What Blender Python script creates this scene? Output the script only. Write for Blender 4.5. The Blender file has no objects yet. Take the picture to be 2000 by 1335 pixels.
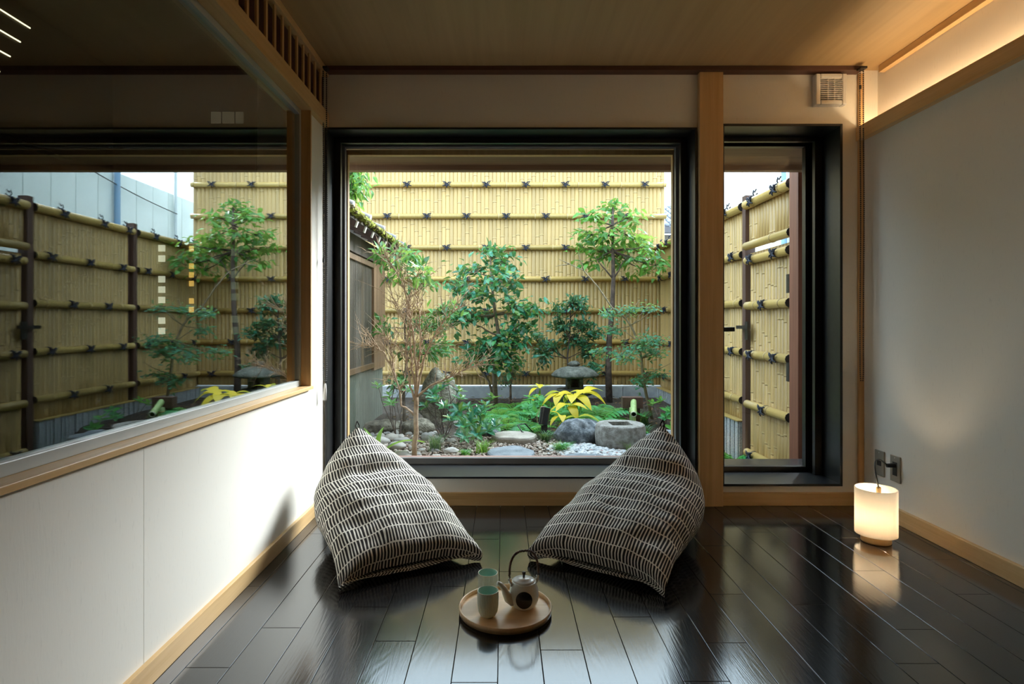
import bpy, math, random
from mathutils import Vector, Matrix, Euler, noise
R = math.radians
rnd = random.Random(7)
sc = bpy.context.scene
C = sc.collection

# ------------------------------------------------------------------ camera, sky, sun, exposure
F = 1127.0                       # focal length in pixels of the 2000 px wide frame
cam_d = bpy.data.cameras.new('camera'); cam = bpy.data.objects.new('camera', cam_d); C.objects.link(cam)
cam_d.sensor_width = 36.0; cam_d.lens = F / 2000 * 36
cam_d.shift_x = 17 / 2000; cam_d.shift_y = -35.5 / 2000
cam_d.clip_start = 0.02; cam_d.clip_end = 300
cam.location = (0, 0, 1.0); cam.rotation_euler = (R(90), 0, 0)
sc.camera = cam

world = bpy.data.worlds.new('sky'); sc.world = world; world.use_nodes = True
bg = world.node_tree.nodes['Background']
bg.inputs[0].default_value = (0.70, 0.87, 1.0, 1); bg.inputs[1].default_value = 3.2

sun_d = bpy.data.lights.new('hazy_sun_offscreen', 'SUN'); sun = bpy.data.objects.new('hazy_sun_offscreen', sun_d); C.objects.link(sun)
sun_d.energy = 7.6; sun_d.angle = R(28); sun_d.color = (0.95, 0.98, 1.0)
sun.rotation_euler = Vector((-0.63, -0.63, -0.45)).to_track_quat('-Z', 'Y').to_euler()
sun.location = (8, 8, 8)

vs = sc.view_settings
sc.display_settings.display_device = 'sRGB'
vs.view_transform = 'Standard'; vs.look = 'None'; vs.exposure = 1.1; vs.gamma = 1.0; vs.use_curve_mapping = False
try:
    sc.cycles.use_denoising = True
    sc.cycles.max_bounces = 10; sc.cycles.diffuse_bounces = 6; sc.cycles.glossy_bounces = 5
    sc.cycles.transparent_max_bounces = 24; sc.cycles.transmission_bounces = 6
    sc.cycles.caustics_reflective = False; sc.cycles.caustics_refractive = False
    sc.cycles.sample_clamp_indirect = 6.0
except Exception:
    pass

# ------------------------------------------------------------------ helpers: scene objects
def P(px, py, d):                # a point at distance d in front of the room's origin, seen along a bearing
    return Vector(((px - 983) / F * d, d, 1 - (py - 632) / F * d))

def tag(o, label=None, cat=None, group=None, kind=None):
    if label: o['label'] = label
    if cat: o['category'] = cat
    if group: o['group'] = group
    if kind: o['kind'] = kind
    return o

def thing(name, label=None, cat=None, loc=(0, 0, 0), rz=0, group=None, kind=None):
    o = bpy.data.objects.new(name, None); C.objects.link(o)
    o.location = loc; o.rotation_euler = (0, 0, rz); o.empty_display_size = 0.1
    return tag(o, label, cat, group, kind)

def adopt(o, parent, local):
    o.parent = parent
    if not local:
        m = Matrix.Identity(4); p = parent; chain = []
        while p is not None: chain.append(p); p = p.parent
        for q in reversed(chain):
            m = m @ q.matrix_parent_inverse @ Matrix.LocRotScale(q.location, q.rotation_euler, q.scale)
        o.matrix_parent_inverse = m.inverted()

class MB:
    def __init__(s): s.v = []; s.f = []; s.uv = None
    def box(s, x0, x1, y0, y1, z0, z1):
        n = len(s.v)
        s.v += [(x0,y0,z0),(x1,y0,z0),(x1,y1,z0),(x0,y1,z0),(x0,y0,z1),(x1,y0,z1),(x1,y1,z1),(x0,y1,z1)]
        s.f += [tuple(n+i for i in q) for q in ((3,2,1,0),(4,5,6,7),(0,1,5,4),(1,2,6,5),(2,3,7,6),(3,0,4,7))]
        return s
    def bar(s, a, b, w, h, up=(0,0,1)):          # rectangular bar from a to b
        a = Vector(a); b = Vector(b); d = (b-a).normalized(); u = Vector(up)
        sd = d.cross(u)
        if sd.length < 1e-4: sd = d.cross(Vector((1,0,0)))
        sd.normalize(); u = sd.cross(d).normalized(); n = len(s.v)
        for p in (a, b):
            for i, j in ((-1,-1),(1,-1),(1,1),(-1,1)): s.v.append(tuple(p + sd*(i*w/2) + u*(j*h/2)))
        s.f += [tuple(n+i for i in q) for q in ((3,2,1,0),(4,5,6,7),(0,1,5,4),(1,2,6,5),(2,3,7,6),(3,0,4,7))]
        return s
    def tube(s, pts, rad, n=6, cap=True):
        pts = [Vector(p) for p in pts]; k = len(pts)
        if not hasattr(rad, '__len__'): rad = [rad]*k
        base = len(s.v); u = None
        for i, p in enumerate(pts):
            d = (pts[min(i+1,k-1)] - pts[max(i-1,0)])
            d = d.normalized() if d.length > 1e-9 else Vector((0,0,1))
            if u is None:
                u = d.cross(Vector((0,1,0.01)))
                if u.length < 1e-3: u = d.cross(Vector((1,0,0)))
            else:
                u = u - d*u.dot(d)
            u.normalize(); w = d.cross(u)
            for j in range(n):
                a = 2*math.pi*j/n
                s.v.append(tuple(p + (u*math.cos(a) + w*math.sin(a))*rad[i]))
        for i in range(k-1):
            for j in range(n):
                a = base+i*n+j; b = base+i*n+(j+1)%n
                s.f.append((a, b, b+n, a+n))
        if cap:
            s.f.append(tuple(base+j for j in reversed(range(n))))
            s.f.append(tuple(base+(k-1)*n+j for j in range(n)))
        return s
    def lathe(s, prof, n=32, c=(0,0,0), close=False):   # prof: (r,z) from bottom to top
        base = len(s.v); k = len(prof)
        for r, z in prof:
            for j in range(n):
                a = 2*math.pi*j/n
                s.v.append((c[0]+r*math.cos(a), c[1]+r*math.sin(a), c[2]+z))
        for i in range(k-1):
            for j in range(n):
                a = base+i*n+j; b = base+i*n+(j+1)%n
                s.f.append((a, b, b+n, a+n))
        s.f.append(tuple(base+j for j in reversed(range(n))))
        s.f.append(tuple(base+(k-1)*n+j for j in range(n)))
        return s
    def leaf(s, p, d, nrm, L, W, droop=0.15):
        d = d.normalized(); sd = d.cross(nrm)
        if sd.length < 1e-4: sd = d.cross(Vector((0.3,0.5,0.8)))
        sd.normalize(); n = sd.cross(d); b = len(s.v)
        q = lambda t, x, z: tuple(p + d*(L*t) + sd*(W*x) + n*(L*z))
        s.v += [q(0,0,0), q(.35,.5,.06), q(.4,0,-.02), q(.35,-.5,.06), q(.72,.36,.03-droop*.5), q(.72,0,-.04-droop*.5), q(.72,-.36,.03-droop*.5), q(1,0,-droop)]
        s.f += [tuple(b+i for i in q_) for q_ in ((0,1,2),(0,2,3),(1,4,5,2),(2,5,6,3),(4,7,5),(5,7,6))]
        return s
    def blob(s, c, r, sub=1, amp=.25, freq=1.5, seed=0, squash=None, rz=0):
        import bmesh
        bm = bmesh.new(); bmesh.ops.create_icosphere(bm, subdivisions=sub, radius=1)
        n = len(s.v); rot = Matrix.Rotation(rz, 3, 'Z')
        for v in bm.verts:
            k = 1 + amp*noise.noise(v.co*freq + Vector((seed*3.1, seed*1.7, seed*.9)))
            k += amp*.35*noise.noise(v.co*freq*3 + Vector((seed, 5, 9)))
            co = Vector((v.co.x*r[0]*k, v.co.y*r[1]*k, v.co.z*r[2]*k))
            if squash is not None and co.z < squash: co.z = squash
            co = rot @ co
            s.v.append(tuple(co + Vector(c)))
        for f in bm.faces: s.f.append(tuple(n+v.index for v in f.verts))
        bm.free(); return s
    def mesh(s, name, m=None, smooth=False):
        me = bpy.data.meshes.new(name); me.from_pydata(s.v, [], s.f)
        if m: me.materials.append(m)
        if smooth: me.polygons.foreach_set('use_smooth', [True]*len(me.polygons))
        me.update(); return me
    def build(s, name, m, parent=None, smooth=False, bevel=0, local=False, **k):
        o = bpy.data.objects.new(name, s.mesh(name, m, smooth)); C.objects.link(o)
        if parent is not None: adopt(o, parent, local)
        if bevel:
            b = o.modifiers.new('bevel', 'BEVEL'); b.width = bevel; b.segments = 2; b.limit_method = 'ANGLE'; b.angle_limit = R(40)
        tag(o, k.get('label'), k.get('cat'), k.get('group'), k.get('kind'))
        return o

def inst(me, name, parent, loc, rot=(0,0,0), scale=(1,1,1), **k):     # an object sharing mesh data
    o = bpy.data.objects.new(name, me); C.objects.link(o)
    o.location = loc; o.rotation_euler = rot; o.scale = scale
    if parent is not None: adopt(o, parent, False)
    tag(o, k.get('label'), k.get('cat'), k.get('group'), k.get('kind'))
    return o

# ------------------------------------------------------------------ helpers: materials
class NG:
    def __init__(s, name):
        s.m = bpy.data.materials.new(name); s.m.use_nodes = True
        s.t = s.m.node_tree; s.t.nodes.clear()
        s.out = s.t.nodes.new('ShaderNodeOutputMaterial')
    def n(s, kind, **k):
        nd = s.t.nodes.new('ShaderNode'+kind)
        for a, b in k.items():
            if hasattr(nd, a): setattr(nd, a, b)
        return nd
    def l(s, a, b): s.t.links.new(a, b)
    def put(s, sock, v):
        if hasattr(v, 'is_linked') or isinstance(v, bpy.types.NodeSocket): s.l(v, sock)
        else: sock.default_value = v
    def math(s, op, a, b=0.0, c=0.0):
        nd = s.n('Math', operation=op)
        for i, v in enumerate((a, b, c)): s.put(nd.inputs[i], v)
        return nd.outputs[0]
    def obj(s): return s.n('TexCoord').outputs['Object']
    def mapping(s, v, scale=(1,1,1), loc=(0,0,0)):
        nd = s.n('Mapping'); s.l(v, nd.inputs[0]); nd.inputs['Scale'].default_value = scale
        s.put(nd.inputs['Location'], loc); return nd.outputs[0]
    def noise(s, v, scale=5, detail=4, rough=.55, dist=0):
        nd = s.n('TexNoise'); s.l(v, nd.inputs['Vector']); nd.inputs['Scale'].default_value = scale
        nd.inputs['Detail'].default_value = detail; nd.inputs['Roughness'].default_value = rough; nd.inputs['Distortion'].default_value = dist
        return nd.outputs[0]
    def ramp(s, f, stops):
        nd = s.n('ValToRGB'); s.l(f, nd.inputs[0]); e = nd.color_ramp.elements
        while len(e) < len(stops): e.new(0.5)
        for i, (p, c) in enumerate(stops): e[i].position = p; e[i].color = (*c, 1) if len(c) == 3 else c
        return nd.outputs[0]
    def mix(s, f, a, b, blend='MIX'):
        nd = s.n('Mix', data_type='RGBA', blend_type=blend)
        s.put(nd.inputs[0], f)
        for i, v in ((6, a), (7, b)): s.put(nd.inputs[i], (*v, 1) if isinstance(v, tuple) and len(v) == 3 else v)
        return nd.outputs[2]
    def range(s, v, a, b, c=0.0, d=1.0):
        nd = s.n('MapRange'); s.put(nd.inputs[0], v)
        for i, q in enumerate((a, b, c, d)): nd.inputs[i+1].default_value = q
        return nd.outputs[0]
    def bump(s, h, strength=.2, dist=.01):
        nd = s.n('Bump'); s.l(h, nd.inputs['Height']); nd.inputs['Strength'].default_value = strength; nd.inputs['Distance'].default_value = dist
        return nd.outputs[0]
    def bsdf(s, col, rough=.5, bump=None, **k):
        b = s.n('BsdfPrincipled'); s.put(b.inputs['Base Color'], (*col, 1) if isinstance(col, tuple) and len(col) == 3 else col)
        s.put(b.inputs['Roughness'], rough)
        if bump is not None: s.l(bump, b.inputs['Normal'])
        for a, v in k.items(): s.put(b.inputs[a.replace('_', ' ')], v)
        return b.outputs[0]
    def done(s, sh): s.l(sh, s.out.inputs[0]); return s.m

def mottled(name, c1, c2, scale=6, rough=.6, bump=.15, bscale=40, lo=.35, hi=.65, isl=0, dist=.004, **k):
    g = NG(name); v = g.obj(); f = g.noise(v, scale, 5)
    col = g.ramp(f, [(lo, c1), (hi, c2)])
    if isl:
        r = g.n('NewGeometry').outputs['Random Per Island']
        col = g.mix(1.0, col, g.ramp(r, [(0, (1-isl,)*3), (1, (1+isl*.6,)*3)]), 'MULTIPLY')
    return g.done(g.bsdf(col, rough, g.bump(g.noise(v, bscale, 4), bump, dist) if bump else None, **k))

def wood(name, c1, c2, axis='x', rough=.5, scale=1.0, bump=.08, rand=.0, **k):
    g = NG(name); v = g.obj(); s = [38*scale]*3; s['xyz'.index(axis)] = 1.6*scale
    ri = g.n('ObjectInfo').outputs['Random']
    off = g.n('CombineXYZ'); g.l(g.math('MULTIPLY', ri, 37.0), off.inputs[0]); g.l(g.math('MULTIPLY', ri, 19.0), off.inputs[1]); g.l(g.math('MULTIPLY', ri, 53.0), off.inputs[2])
    m = g.mapping(v, tuple(s), off.outputs[0]); f = g.noise(m, 1.0, 5, .6, .4)
    f2 = g.noise(g.mapping(v, tuple(q*.12 for q in s)), 1.0, 2)
    ff = g.math('ADD', g.math('MULTIPLY', f, .7), g.math('MULTIPLY', f2, .3))
    col = g.ramp(ff, [(.33, c1), (.67, c2)])
    if rand: col = g.mix(1.0, col, g.ramp(ri, [(0, (1-rand,)*3), (1, (1+rand*.5,)*3)]), 'MULTIPLY')
    return g.done(g.bsdf(col, rough, g.bump(f, bump, .003), **k))

def plain(name, c, rough=.5, **k):
    g = NG(name); v = g.obj(); f = g.noise(v, 9, 3)
    col = g.mix(f, tuple(q*.9 for q in c), tuple(min(1, q*1.08) for q in c))
    return g.done(g.bsdf(col, rough, None, **k))

def emit(name, c, s):
    g = NG(name); e = g.n('Emission'); e.inputs[0].default_value = (*c, 1); e.inputs[1].default_value = s
    return g.done(e.outputs[0])

def leafmat(name, cols, rough=.4, trans=.3, spec=.5):
    g = NG(name); r = g.n('NewGeometry').outputs['Random Per Island']
    col = g.ramp(r, [(i/(len(cols)-1), c) for i, c in enumerate(cols)])
    b = g.bsdf(col, rough, None, Specular_IOR_Level=spec)
    t = g.n('BsdfTranslucent'); g.l(g.mix(.5, col, (.6, .8, .15), 'MIX'), t.inputs[0])
    mx = g.n('MixShader'); mx.inputs[0].default_value = trans; g.l(b, mx.inputs[1]); g.l(t.outputs[0], mx.inputs[2])
    return g.done(mx.outputs[0])

def glassmat(name, r0, power, tint=(1, 1, 1), rough=0.0, k=1.0):     # thin pane: see-through with an angular coated reflection
    g = NG(name); lw = g.n('LayerWeight'); lw.inputs[0].default_value = .5
    f = g.math('POWER', lw.outputs['Facing'], power)
    f = g.math('MINIMUM', g.math('ADD', g.math('MULTIPLY', f, k), r0), 1.0)
    t = g.n('BsdfTransparent'); t.inputs[0].default_value = (*tint, 1)
    gl = g.n('BsdfGlossy'); gl.inputs['Roughness'].default_value = rough; gl.inputs[0].default_value = (1, 1, 1, 1)
    mx = g.n('MixShader'); g.l(f, mx.inputs[0]); g.l(t.outputs[0], mx.inputs[1]); g.l(gl.outputs[0], mx.inputs[2])
    return g.done(mx.outputs[0])

def papermat(name, c, dark):       # washi wall paper with straw flecks
    g = NG(name); v = g.obj()
    vo = g.n('TexVoronoi'); g.l(g.mapping(v, (1, 1, .45)), vo.inputs['Vector']); vo.inputs['Scale'].default_value = 17
    n2 = g.noise(v, 7, 2)
    fl = g.math('LESS_THAN', vo.outputs['Distance'], g.math('MULTIPLY', g.range(n2, .52, .75), .055))
    base = g.mix(g.noise(v, 3, 4), tuple(q*.95 for q in c), c)
    fib = g.noise(g.mapping(v, (60, 60, 9)), 3, 3)
    base = g.mix(g.range(fib, .62, .8), base, tuple(q*.86 for q in c))
    col = g.mix(g.math('MULTIPLY', fl, .7), base, dark)
    return g.done(g.bsdf(col, .75, g.bump(fib, .12, .002)))

M = {}
M['paper'] = papermat('white_wall_paper', (.85, .82, .75), (.34, .28, .20))
M['paper_r'] = M['paper']
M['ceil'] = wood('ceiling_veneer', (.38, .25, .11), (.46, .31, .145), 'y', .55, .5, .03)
M['pine_x'] = wood('light_pine_along_x', (.58, .345, .13), (.74, .49, .23), 'x', .45)
M['pine_y'] = wood('light_pine_along_y', (.58, .36, .15), (.76, .52, .26), 'y', .42)
M['pine_z'] = wood('light_pine_along_z', (.56, .33, .13), (.72, .47, .22), 'z', .45)
M['black'] = mottled('black_coated_metal', (.006, .006, .007), (.010, .011, .013), 30, .34, .05)
M['sash'] = plain('dark_grey_sash', (.21, .21, .22), .3)
M['redwood_x'] = wood('red_cedar_along_x', (.16, .065, .035), (.30, .13, .07), 'x', .5)
M['soffit'] = wood('brown_soffit', (.17, .09, .045), (.27, .15, .08), 'x', .6)
M['deckwood'] = wood('pinkish_deck_board', (.30, .16, .14), (.42, .26, .22), 'x', .5)
M['bluewood'] = wood('charcoal_step', (.022, .022, .024), (.04, .04, .043), 'x', .25)
M['glass_clear'] = glassmat('window_pane', .02, 4.0, (.97, .985, .98))
M['glass_dark'] = glassmat('reflecting_pane', .015, 3.2, (.80, .85, .83), 0.0, 1.9)
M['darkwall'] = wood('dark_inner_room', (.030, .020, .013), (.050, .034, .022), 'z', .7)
M['darkred'] = wood('dark_red_backing', (.075, .020, .014), (.11, .032, .022), 'z', .6)
M['white_plastic'] = plain('white_plastic', (.72, .70, .66), .4)
M['duct'] = plain('grey_duct_metal', (.16, .16, .16), .6)
M['underlay'] = plain('black_stained_underlay', (.010, .009, .009), .7)
M['steel'] = plain('brushed_steel_plate', (.30, .27, .22), .38)
M['dark_plastic'] = plain('dark_plastic', (.015, .013, .012), .4)

def bamboo(name, c1, c2, node):
    g = NG(name); v = g.obj(); ri = g.n('ObjectInfo').outputs['Random']
    st = g.noise(g.mapping(v, (60, 60, 1.5)), 1, 3)
    col = g.ramp(st, [(.3, c1), (.7, c2)])
    col = g.mix(1.0, col, g.ramp(ri, [(0, (.84, .84, .84)), (1, (1.1, 1.08, 1.02))]), 'MULTIPLY')
    at = g.n('Attribute', attribute_name='node_ring')
    col = g.mix(g.range(at.outputs['Fac'], .1, .9), col, node)
    col = g.mix(g.range(at.outputs['Fac'], -.1, -.9), col, (.52, .38, .18))
    return g.done(g.bsdf(col, .42, g.bump(st, .05, .002)))
M['bamboo'] = bamboo('dry_bamboo', (.385, .255, .095), (.46, .315, .122), (.33, .215, .085))
M['bamboo_rail'] = bamboo('yellow_bamboo_rail', (.41, .28, .088), (.50, .35, .12), (.35, .235, .08))
M['bamboo_green'] = bamboo('green_bamboo_pipe', (.20, .33, .13), (.36, .46, .20), (.55, .55, .35))
M['rope'] = mottled('dark_blue_rope', (.008, .011, .022), (.02, .028, .055), 90, .8, .3, 200)
M['post'] = wood('brown_fence_post', (.055, .027, .02), (.11, .055, .04), 'z', .6)
M['redpost'] = wood('red_brown_post', (.13, .045, .025), (.24, .09, .05), 'z', .55)
M['concrete'] = mottled('grey_curb_stone', (.26, .28, .30), (.36, .38, .39), 9, .8, .3, 120)
M['granite'] = mottled('ribbed_granite', (.20, .22, .24), (.42, .43, .44), 70, .85, .5, 160)

# ------------------------------------------------------------------ room shell
XL, XR, XU, YB, YO, ZC = -.99, 1.985, 2.07, 3.19, 3.50, 2.40
YN = -2.4                                            # rear wall, behind the camera
def struct(name, mb, m, **k): return mb.build(name, m, kind='structure', **k)

# floor with single boards
fl = struct('floor', MB().box(-1.10, 2.1, YN-.1, 3.3, -.06, -.012), M['underlay'])
def floormat():
    g = NG('black_stained_oak'); v = g.obj(); ri = g.n('ObjectInfo').outputs['Random']
    off = g.n('CombineXYZ'); g.l(g.math('MULTIPLY', ri, 31.0), off.inputs[0]); g.l(g.math('MULTIPLY', ri, 77.0), off.inputs[1])
    big = g.noise(g.mapping(v, (9, 1.1, 1), off.outputs[0]), 1.0, 2, .5, .5)
    rings = g.math('SINE', g.math('MULTIPLY', big, 95.0))
    fine = g.noise(g.mapping(v, (260, 14, 1), off.outputs[0]), 1.0, 3)
    h = g.math('ADD', g.math('MULTIPLY', rings, .16), g.math('MULTIPLY', fine, 1.0))
    col = g.mix(g.range(h, -.2, 1.0), (.0035, .0033, .0034), (.011, .010, .010))
    rough = g.math('ADD', .125, g.math('MULTIPLY', g.range(h, .3, -.3), .09))
    return g.done(g.bsdf(col, rough, g.bump(h, .13, .0010), IOR=1.8))
M['floor'] = floormat()
joints = {0: 1.68, 1: 1.90, 2: 2.40, 3: 2.04, 4: 1.82, 5: 2.20, 6: 2.68, 7: 2.33, 8: 1.77, 9: 2.5, 10: 1.97, 11: 1.615, 12: 1.81, 13: 2.136,
          14: 2.6, 15: 2.055, 16: 1.7, 17: 1.89, 18: 2.338, 19: 2.696, 20: 2.136, 21: 2.45, 22: 1.75, -1: 2.2}
for k in range(-1, 23):
    x0 = max(-.926 + .13*k, -.998); x1 = min(-.926 + .13*(k+1), 1.995)
    if x1 - x0 < .01: continue
    cuts = [YN]; j = joints[k]
    while j > YN + .1: j -= 1.07
    j += 1.07
    while j < YB: cuts.append(j); j += 1.07
    cuts.append(YB + .005)
    for a, b in zip(cuts, cuts[1:]):
        if b < -1.2: continue
        w, L = (x1-x0)/2 - .0009, (b-a)/2 - .0009
        o = MB().box(-w, w, -L, L, -.012, 0).build('floorboard', M['floor'], None, bevel=.0009)
        o.location = ((x0+x1)/2, (a+b)/2, 0); adopt(o, fl, False)

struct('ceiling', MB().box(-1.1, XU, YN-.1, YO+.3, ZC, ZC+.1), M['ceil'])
# back wall round the picture window and the door
wx0, wx1, wz0, wz1 = -.983, 1.068, .147, 2.082
dx0, dx1, dz0, dz1 = 1.204, 1.870, .105, 2.102
b = MB()
b.box(-1.36, wx0, YB, YO, -.1, ZC+.1); b.box(wx0, wx1, YB, YO, -.1, wz0); b.box(wx0, wx1, YB, YO, wz1, ZC+.1)
b.box(wx1, dx0, YB, YO, -.1, ZC+.1); b.box(dx0, dx1, YB, YO, -.1, dz0); b.box(dx0, 1.731, YB, YO, dz1, ZC+.1); b.box(1.849, dx1, YB, YO, dz1, ZC+.1); b.box(1.731, 1.849, YB, YO, dz1, 2.221); b.box(1.731, 1.849, YB, YO, 2.339, ZC+.1)
b.box(dx1, 2.3, YB, YO, -.1, ZC+.1)
struct('wall_back', b, M['paper_r'])
# left wall with the long inner window
wl0, wl1, wlz0, wlz1 = -.5, 2.935, .668, 2.08
b = MB().box(-1.10, XL, 1.59, YB, 0, wlz0).box(-1.10, XL, YN, 1.588, 0, wlz0).box(-1.10, XL, wl1, YB, wlz0, 2.16).box(-1.10, XL, YN, wl0, wlz0, 2.16)
b.box(-1.10, XL-.04, YN, YB, 2.36, ZC)
struct('wall_left', b, M['paper'])
b = MB().box(XR, XR+.2, YN, YB, -.05, 2.03).box(XU, XU+.2, YN, YB, 2.03, ZC+.05)
struct('wall_right', b, M['paper_r'])
struct('wall_rear', MB().box(-1.1, XU, YN-.12, YN, -.05, ZC+.05), M['paper_r'])
# baseboards
struct('baseboard_back', MB().box(XL+.015, 1.074, YB-.02, YB, 0, .071).box(1.204, XR, YB-.02, YB, 0, .071), M['pine_x'], bevel=.002)
struct('baseboard_left', MB().box(XL, XL+.016, YN, YB, 0, .066), M['pine_y'], bevel=.002)
struct('baseboard_right', MB().box(XR-.022, XR, YN, YB, 0, .076), M['pine_y'], bevel=.002)
# pillar, corner strip, ceiling strips, light ledge
struct('trim_1', MB().box(1.074, 1.204, YB-.035, YB+.01, 0, ZC), M['pine_z'], bevel=.003)
struct('trim_2', MB().box(1.957, XR, YB-.018, YB, .071, 2.01).box(1.957, XR, YB-.018, YB, 2.08, 2.376), M['pine_z'], bevel=.002)
struct('trim_3', MB().box(2.035, XU-.003, YN, YB-.06, 2.362, ZC-.001), M['pine_y'], bevel=.002)
struct('trim_4', MB().box(1.948, 1.963, YN, YB-.001, 2.008, 2.082).box(1.963, XU, YN, YB-.001, 2.008, 2.026), M['pine_y'])
struct('trim_5', MB().box(XL+.01, 1.95, 3.13, YB, 2.376, ZC-.001), wood('dark_red_rail', (.07, .03, .02), (.12, .05, .03), 'x', .5))
# header beam, transom lattice of the left wall
struct('trim_6', MB().box(-1.06, -.962, YN, YB-.001, wlz1, 2.16), M['pine_y'], bevel=.002)
lat = struct('trim_7', MB().box(-1.06, XL-.008, YN, YB, 2.16, 2.36), M['darkred'])
struct('trim_8', MB().box(XL-.04, -.965, YN, YB-.001, 2.362, ZC-.001), M['pine_y'])
sl = MB().box(-.004, .004, -.010, .010, 2.161, 2.361).mesh('slat', M['pine_z'])
for i in range(30): inst(sl, 'slat', lat, (-.980, 3.09 - .0885*i, 0))

# LED strip lying on the ledge
led = MB().box(2.020, 2.034, YN+.1, YB-.05, 2.027, 2.034).build('led_strip', emit('warm_led', (1.0, .74, .44), 22), None,
    label='warm glowing light strip lying along the wooden ledge on the right wall', cat='light strip')

# ------------------------------------------------------------------ windows and door
def reveal(mb, x0, x1, z0, z1, y0, y1, t=.012):
    mb.box(x0, x0+t, y0, y1, z0, z1); mb.box(x1-t, x1, y0, y1, z0, z1)
    mb.box(x0+t, x1-t, y0, y1, z1-t, z1); mb.box(x0+t, x1-t, y0, y1, z0, z0+t)
def ring(mb, x0, x1, z0, z1, w, y0, y1, wb=None, wt=None):
    wb = w if wb is None else wb; wt = w if wt is None else wt
    mb.box(x0, x0+w, y0, y1, z0, z1); mb.box(x1-w, x1, y0, y1, z0, z1)
    mb.box(x0+w, x1-w, y0, y1, z1-wt, z1); mb.box(x0+w, x1-w, y0, y1, z0, z0+wb)

w1 = thing('window_1', loc=((wx0+wx1)/2, YB, wz0), kind='structure')
b = MB(); reveal(b, wx0, wx1, wz0, wz1, YB-.012, YO)
b.box(wx1-.05, wx1-.012, YB+.12, YB+.15, wz0+.012, wz1-.012); b.box(wx0+.012, wx0+.05, YB+.12, YB+.15, wz0+.012, wz1-.012)
b.box(wx0+.05, wx1-.05, YB+.12, YB+.15, wz1-.045, wz1-.012)
b.build('frame', M['black'], w1, bevel=.002)
b = MB(); ring(b, wx0+.012, wx1-.012, wz0+.012, wz1-.012, .022, YO-.04, YO-.005, .036, .012); b.build('sash', M['sash'], w1, bevel=.002)
b = MB().box(wx0+.03, wx1-.03, YO-.026, YO-.020, wz0+.045, wz1-.02); b.build('pane', M['glass_clear'], w1)
b = MB(); ring(b, wx0+.01, wx1-.01, wz0-.03, wz1-.028, .03, YO+.001, YO+.04, .001, .03); b.build('outer_trim', M['pine_z'], w1)
MB().box(wx0, wx1, YO+.002, YO+.17, .120, .163).build('outer_sill', M['deckwood'], w1, bevel=.003)

d1 = thing('door_1', loc=((dx0+dx1)/2, YB, dz0), kind='structure')
b = MB(); reveal(b, dx0, dx1, dz0, dz1, YB-.012, YO, .014)
b.box(dx1-.055, dx1-.014, YB+.17, YB+.20, dz0+.014, dz1-.014); b.box(dx0+.014, dx1-.055, YB+.17, YB+.20, dz1-.04, dz1-.014)
b.build('frame', M['black'], d1, bevel=.002)
b = MB(); ring(b, dx0+.014, dx1-.014, dz0+.014, dz1-.014, .052, YO-.055, YO-.015, .03, .03); b.build('leaf_frame', M['sash'] and M['black'], d1, bevel=.002)
MB().box(dx0+.05, dx1-.05, YO-.04, YO-.034, dz0+.03, dz1-.03).build('pane', M['glass_clear'], d1)
b = MB().box(1.225, 1.250, YO-.068, YO-.055, .90, 1.04); hd = b.build('handle', M['black'], d1, bevel=.003)
MB().tube([(1.237, YO-.06, .965), (1.237, YO-.10, .965)], .009, 10).bar((1.228, YO-.105, .965), (1.36, YO-.105, .968), .016, .026).build('lever', M['black'], hd, bevel=.003)
MB().box(dx0, 2.0, YO+.001, YO+.34, .06, .103).build('outer_step', M['bluewood'], d1, bevel=.004)

w2 = thing('window_2', loc=(XL, 1.2, wlz0), kind='structure')
MB().box(-1.065, -.968, wl0, wl1+.012, wlz0, wlz0+.018).build('sill', M['pine_y'], w2, bevel=.002)
MB().box(-1.10, -.974, wl1-.016, wl1, wlz0+.018, wlz1).build('jamb', M['pine_z'], w2, bevel=.002)
b = MB().box(-1.06, -1.022, wl0, wl1-.016, wlz0+.018, wlz0+.048).box(-1.06, -1.022, wl0, wl1-.016, wlz1-.028, wlz1-.001).box(-1.06, -1.022, wl1-.040, wl1-.016, wlz0+.048, wlz1-.028)
b.build('frame', plain('pale_grey_frame', (.42, .44, .43), .35), w2, bevel=.002)
MB().box(-1.041, -1.035, wl0, wl1-.030, wlz0+.03, wlz1-.01).build('pane', M['glass_dark'], w2)

# dark room behind the inner window
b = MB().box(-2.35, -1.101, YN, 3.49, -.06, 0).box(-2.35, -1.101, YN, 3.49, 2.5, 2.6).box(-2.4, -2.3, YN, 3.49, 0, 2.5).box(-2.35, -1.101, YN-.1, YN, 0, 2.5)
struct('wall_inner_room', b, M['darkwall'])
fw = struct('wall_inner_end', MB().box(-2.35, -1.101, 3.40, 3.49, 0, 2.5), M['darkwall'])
D2 = 3.39
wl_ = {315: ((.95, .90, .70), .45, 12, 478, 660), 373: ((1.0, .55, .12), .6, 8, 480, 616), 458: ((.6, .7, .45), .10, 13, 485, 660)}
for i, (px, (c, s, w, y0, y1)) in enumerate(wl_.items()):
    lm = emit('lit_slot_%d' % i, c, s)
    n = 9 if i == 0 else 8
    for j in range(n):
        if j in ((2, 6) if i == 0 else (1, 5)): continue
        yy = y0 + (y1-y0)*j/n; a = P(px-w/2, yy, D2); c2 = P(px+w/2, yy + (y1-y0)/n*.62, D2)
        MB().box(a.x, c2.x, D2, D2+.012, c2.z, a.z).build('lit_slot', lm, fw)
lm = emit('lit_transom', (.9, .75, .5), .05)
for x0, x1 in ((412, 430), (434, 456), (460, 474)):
    a = P(x0, 218, D2); c2 = P(x1, 240, D2); MB().box(a.x, c2.x, D2, D2+.012, c2.z, a.z).build('lit_slot', lm, fw)
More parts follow.
